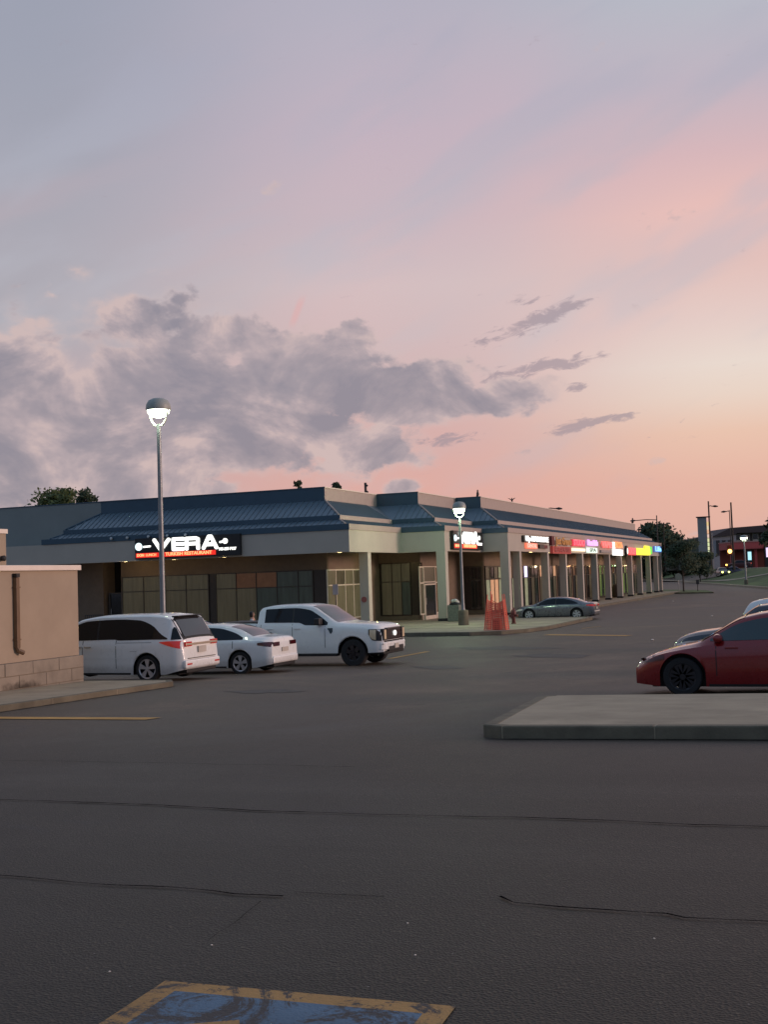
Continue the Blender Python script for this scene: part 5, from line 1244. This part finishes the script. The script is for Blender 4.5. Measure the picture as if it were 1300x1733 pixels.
treepx('mid green tree in front of the tower sign', 1185, 215, 935, 972, 60, bank_z(*sp2(1185, 215)), n=3500, leaf=.3, seed=11, lobes=10)
tb = ground(1158, 1001, .14)
tree('young round tree on the small grass island beyond the arcade', (tb.x, tb.y, LZ+.14), 5.9, 4.6, 3.6, 5500, .13, M_LEAFD, group='trees around the lot', seed=12, lobes=12, tr_r=.10, name='young_tree')
treepx('conifer branches reaching in at the right edge above the canopy', 1312, 200, 866, 930, 46, 2.4, n=900, leaf=.35, seed=13, lobes=9, name='pine_tree')
# distant treeline: one mass
R_ = random.Random(20); vs = []; fs = []
for i in range(9000):
    x = R_.uniform(880, 1330); s = R_.uniform(330, 380); q = at_s(x, 960, s); hmax = 6+3*math.sin(x*.05)+2*math.sin(x*.17+1); z = 1.5+R_.random()**.7*hmax
    p = Vector((q.x, q.y, z)); d1 = Vector((R_.gauss(0, 1), R_.gauss(0, 1), R_.gauss(0, 1))).normalized(); d2 = d1.orthogonal().normalized(); k = len(vs); sz = .9
    vs += [p-d1*sz, p-d2*sz*.6, p+d1*sz, p+d2*sz*.6]; fs.append((k, k+1, k+2, k+3))
tag(MB().add(vs, fs).build('distant_woods', M_LEAFD, fix=False), 'dark line of distant trees on the horizon', 'woods', kind='stuff')

# ------------------------------------------------------------------ poles
def pole(name, label, x, ytop, ybot, s, r_=.14, arm=None, cross=None, cat='utility pole', m_=M_BARK, group='poles along the road'):
    b = at_s(x, ybot, s); t = at_s(x, ytop, s); z0 = min(2.4, b.z); e = empty(name, (b.x, b.y, z0)); tag(e, label, cat, group)
    h = t.z-z0; MB().tube([(0, 0, -.2), (0, 0, h)], [r_, r_*.7], 8).build('pole', m_, e)
    if arm:
        dx, dz = arm; a = Vector((math.cos(YAW), math.sin(YAW), 0))
        MB().tube([(0, 0, h+dz), (a.x*dx*.5, a.y*dx*.5, h+dz+.12), (a.x*dx, a.y*dx, h+dz)], .09, 6).build('arm', M_DARK, e)
        sg = 1 if dx > 0 else -1
        hd = MB(); q0 = a*dx; q1 = a*(dx+sg*1.1); hd.tube([(q0.x, q0.y, h+dz+.02), ((q0.x+q1.x)/2, (q0.y+q1.y)/2, h+dz), (q1.x, q1.y, h+dz-.05)], [.08, .22, .08], 8); hd.build('lamp_head', M_DARK, e)
    return e
pole('street_light', 'street light with one very long arm above the arcade end', 1116, 872, 960, 235, .14, (-4.2, -.9), cat='street light', m_=M_DARK)
pole('utility_pole', 'short bare pole behind the dark trees', 1127, 886, 960, 260, .13)
pole('utility_pole', 'tall dark utility pole with small lamp right of the tower sign', 1205, 848, 958, 225, .19, (.7, -1.0))
pole('utility_pole', 'tall dark utility pole rising behind the amber traffic light', 1243, 850, 955, 225, .2)
pole('street_light', 'slimmer street light with short left arm beside the tall pole', 1239.5, 863, 950, 240, .12, (-.6, -.3), cat='street light', m_=M_DARK)
pole('utility_pole', 'grey stub post beside the tower sign', 1208, 902, 958, 222, .13, m_=M_GALV)
e = pole('street_light', 'street light head on an arm showing over the long parapet', 928, 861, 960, 190, .1, (1.6, -.02), cat='street light', m_=M_DARK)

# tower sign
q = at_s(1193, 960, 240); r = empty('tower_sign', (q.x, q.y, 2.4), YAW-.25); tag(r, 'tall grey tower sign with a flat cap and lit yellow tenant panels', 'sign tower')
zt = at_s(1193, 876, 240).z-2.4; zl = at_s(1193, 948, 240).z-2.4
MB().box(-.95, .85, -.3, .3, 0, zt).build('shaft', mat('tower_grey', (.30, .30, .29), .7), r, bevel=.02)
MB().box(-1.2, 1.6, -.5, .5, zt+.003, zt+.22).build('cap', M_DARK, r)
n = 9
for k in range(n):
    z1_ = zt-.9-k*(zt-.9-zl-.2)/n; hh_ = (zt-.9-zl-.2)/n*.86
    MB().box(.853, 1.35, -.28, .28, z1_-hh_, z1_).build('tenant_panel', glow('tenant'+'ABCDEFGHI'[k], [(1, .72, .3), (1, .8, .5), (1, .55, .3), (1, .7, .55), (1, .95, .5), (.9, 1, .5), (1, 1, .55), (.9, 1, .6), (.9, .95, .7)][k], .75), r)
# two-storey building and red canopy across the road
def B(root, name, x0, x1, y0, y1, z0, z1, m_): return MB().box(x0, x1, y0, y1, z0, z1).build(name, m_, root)
s0 = 285.; q = at_s(1235, 960, s0); bld = empty('brick_hall', (q.x, q.y, 2.4), YAW); tag(bld, 'two-storey grey building with low hipped roofs across the road', 'building')
u = s0/F; M_FW = mat('far_wall', (.32, .31, .33), .8); M_FWD = mat('far_dark', (.09, .075, .08), .7); M_FR = mat('far_roof', (.05, .04, .045), .8)
def zz(y): return (959-y)*u+.45
B(bld, 'wall', -85*u, -30*u, 0, 14, 0, zz(916), mat('far_green_wall', (.12, .13, .10), .8)); B(bld, 'wall', -29*u, 10*u, -2, 14, 0, zz(906), M_FW); B(bld, 'wall', 10*u+.01, 110*u, 1, 14, 0, zz(903), M_FWD)
MB().prism([(-88*u, zz(915)), (-28*u, zz(905)), (-28*u, zz(916))], lambda p: (p[0], -.5, p[1]), lambda p: (p[0], 14, p[1])).build('roof', M_FR, bld)
MB().prism([(-32*u, zz(908)), (0, zz(894)), (110*u, zz(889)), (110*u, zz(903)), (12*u, zz(903)), (0, zz(907))], lambda p: (p[0], -2.6, p[1]), lambda p: (p[0], 14.2, p[1])).build('roof', M_FR, bld)
for k in range(3):
    wn = MB().box(-24*u+k*10*u, -18*u+k*10*u, -2.12, -2.004, zz(940), zz(914)).build('window', M_FWD, bld); MB().box(-23.4*u+k*10*u, -18.6*u+k*10*u, -2.14, -2.13, zz(938), zz(915)).build('pane', P_DARK, wn)
for k in range(6):
    wn = B(bld, 'window', (14+k*15)*u, (24+k*15)*u, .88, .996, zz(921), zz(904.5), mat('far_frame', (.42, .44, .45), .7)); B(wn, 'pane', (15.2+k*15)*u, (22.8+k*15)*u, .85, .87, zz(914), zz(905.5), P_DARK)
s0 = 248.; q = at_s(1240, 960, s0); can = empty('petrol_canopy', (q.x, q.y, 2.4), YAW); tag(can, 'red petrol station canopy with red columns across the road at right', 'petrol station')
u = s0/F; M_RC = mat('canopy_red', (.42, .07, .075), .5)
B(can, 'canopy', 0, 100*u, 0, 9, zz(930), zz(918.5), M_RC); B(can, 'canopy_edge', -.1, 100*u+.1, -.1, 9.1, zz(918.4), zz(916.8), mat('canopy_edge', (.4, .2, .19), .5))
for x in (1.2, 42, 72): B(can, 'column', x*u, (x+4)*u, 1, 1.6, 0, zz(930)-.01, M_RC)
B(can, 'kiosk_wall', 0, 100*u, 8.6, 8.8, 0, zz(930)-.02, mat('kiosk', (.16, .035, .03), .7))
for i, (x0, x1, y0, y1, m_, lb) in enumerate([(25, 31, 949, 935, glow('screen', (.45, .85, 1), 1.1), 'bright cyan screen'), (56, 66, 945, 929, glow('mauve', (.8, .65, 1), 1.2), 'mauve oval screen')]):
    pm = empty('petrol_pump', tuple(can.location+Vector((fx*-1, fy*-1, 0))*1.0), YAW); tag(pm, 'petrol pump with '+lb+' under the red canopy', 'petrol pump')
    B(pm, 'cabinet', x0*u-.3, x1*u+.2, 0, .6, 0, zz(y1)+.3, M_SIGNB); B(pm, 'screen', x0*u, x1*u, -.03, -.003, zz(y0), zz(y1), m_)
# traffic light
q = at_s(1236, 945, 226); r = empty('traffic_light', (q.x, q.y, 2.4), YAW); tag(r, 'traffic signal with a glowing amber lamp in front of the grey hall', 'traffic light')
zc = at_s(1237, 933, 226).z-2.4; MB().tube([(.5, .1, 0), (.5, .1, zc+1.3)], .08, 8).build('post', M_DARK, r)
MB().box(-.5, .5, -.2, .1, zc-.7, zc+1.25).build('housing', mat('signal_housing', (.25, .06, .02), .6), r, bevel=.08)
MB().lathe([(.40, -.28), (.36, -.22), (.36, -.2)], 16, 'y', (0, 0, zc)).build('amber_lens', glow('amber', (1, .55, .12), 5), r)
for k in (.75,): MB().lathe([(.28, -.24), (.28, -.2)], 16, 'y', (0, 0, zc+k)).build('dark_lens', mat('dim_red', (.25, .02, .01), .3), r)
# cars on the road
def far_car(label, x, s, m_, head, lights=None, spec=None):
    q = at_s(x, 960, s); z = bank_z(q.x, q.y)+.07; c = spec or sedan_spec(H=1.6)
    r = place('road_car', label, (q.x, q.y, z), head, group='cars on the road across the bank')
    c.body(m_, r); c.side('side_window', [(.6, 1.05), (3.4, 1.02)], [(.6, 1.25), (1.2, 1.42), (2.8, 1.42), (3.4, 1.06)], .7, 3.3, M_GLASS, r, .02, 10); put_wheels(c, r, wheel_proto(c.R, .2, M_ALLOY, 5), .2)
    for sg in (-1, 1):
        MB().lathe([(.16, 4.60), (.15, 4.78), (.05, 4.80)], 10, 'x', (0, sg*.62, .68)).build('headlight', lights or glow('head', (1, .98, .9), 8), r)
        MB().box(-.06, .05, sg*.62-.15, sg*.62+.15, .80, .94).build('tail_light', glow('tail', (1, .1, .05), 1.2), r)
    return r
hr = YAW-.06
far_car('dark purple hatchback with lit headlamps driving right along the road', 1222, 227, mat('purple_paint', (.10, .09, .13), .35, metal=.3), hr-.15)
far_car('car with an amber lit lamp behind the purple hatchback at right', 1272, 236, mat('maroon_paint', (.08, .02, .02), .35), hr+PI/2*1.9, glow('amberhead', (1, .6, .1), 6))
yc = at_s(1217, 960, 224); yr = far_car('car facing the lot with yellow glowing lamps left of the purple hatchback', 1217, 229, M_CHAR, YAW-PI/2, glow('yellowhead', (.95, 1, .2), 5))
# signs in the far lot
q = ground(1150, 1000.5, .1); r = empty('road_sign', (q.x, q.y, LZ+.1), YAW); tag(r, 'grey octagonal back of a stop sign on a thin post beside the young tree', 'road sign')
hs = on_y(1149, 976, q.y).z-LZ-.1
MB().tube([(0, 0, 0), (0, 0, hs+.35)], .035, 6).build('post', M_GALV, r); MB().lathe([(.42, -.05), (.42, -.035)], 8, 'y', (0, 0, hs)).build('plate', mat('sign_back', (.24, .28, .25), .6), r)
q = ground(1182, 1001, .1); r = empty('bollard_sign', (q.x, q.y, LZ+.1), YAW); tag(r, 'short dark post with a small plate right of the young tree', 'post')
MB().tube([(0, 0, 0), (0, 0, 1.0)], .05, 6).build('post', M_DARK, r); MB().box(-.16, .16, -.06, -.03, .8, 1.3).build('plate', M_DARK, r)
# unseen surroundings: ground level building behind the enclosure is outside the frame
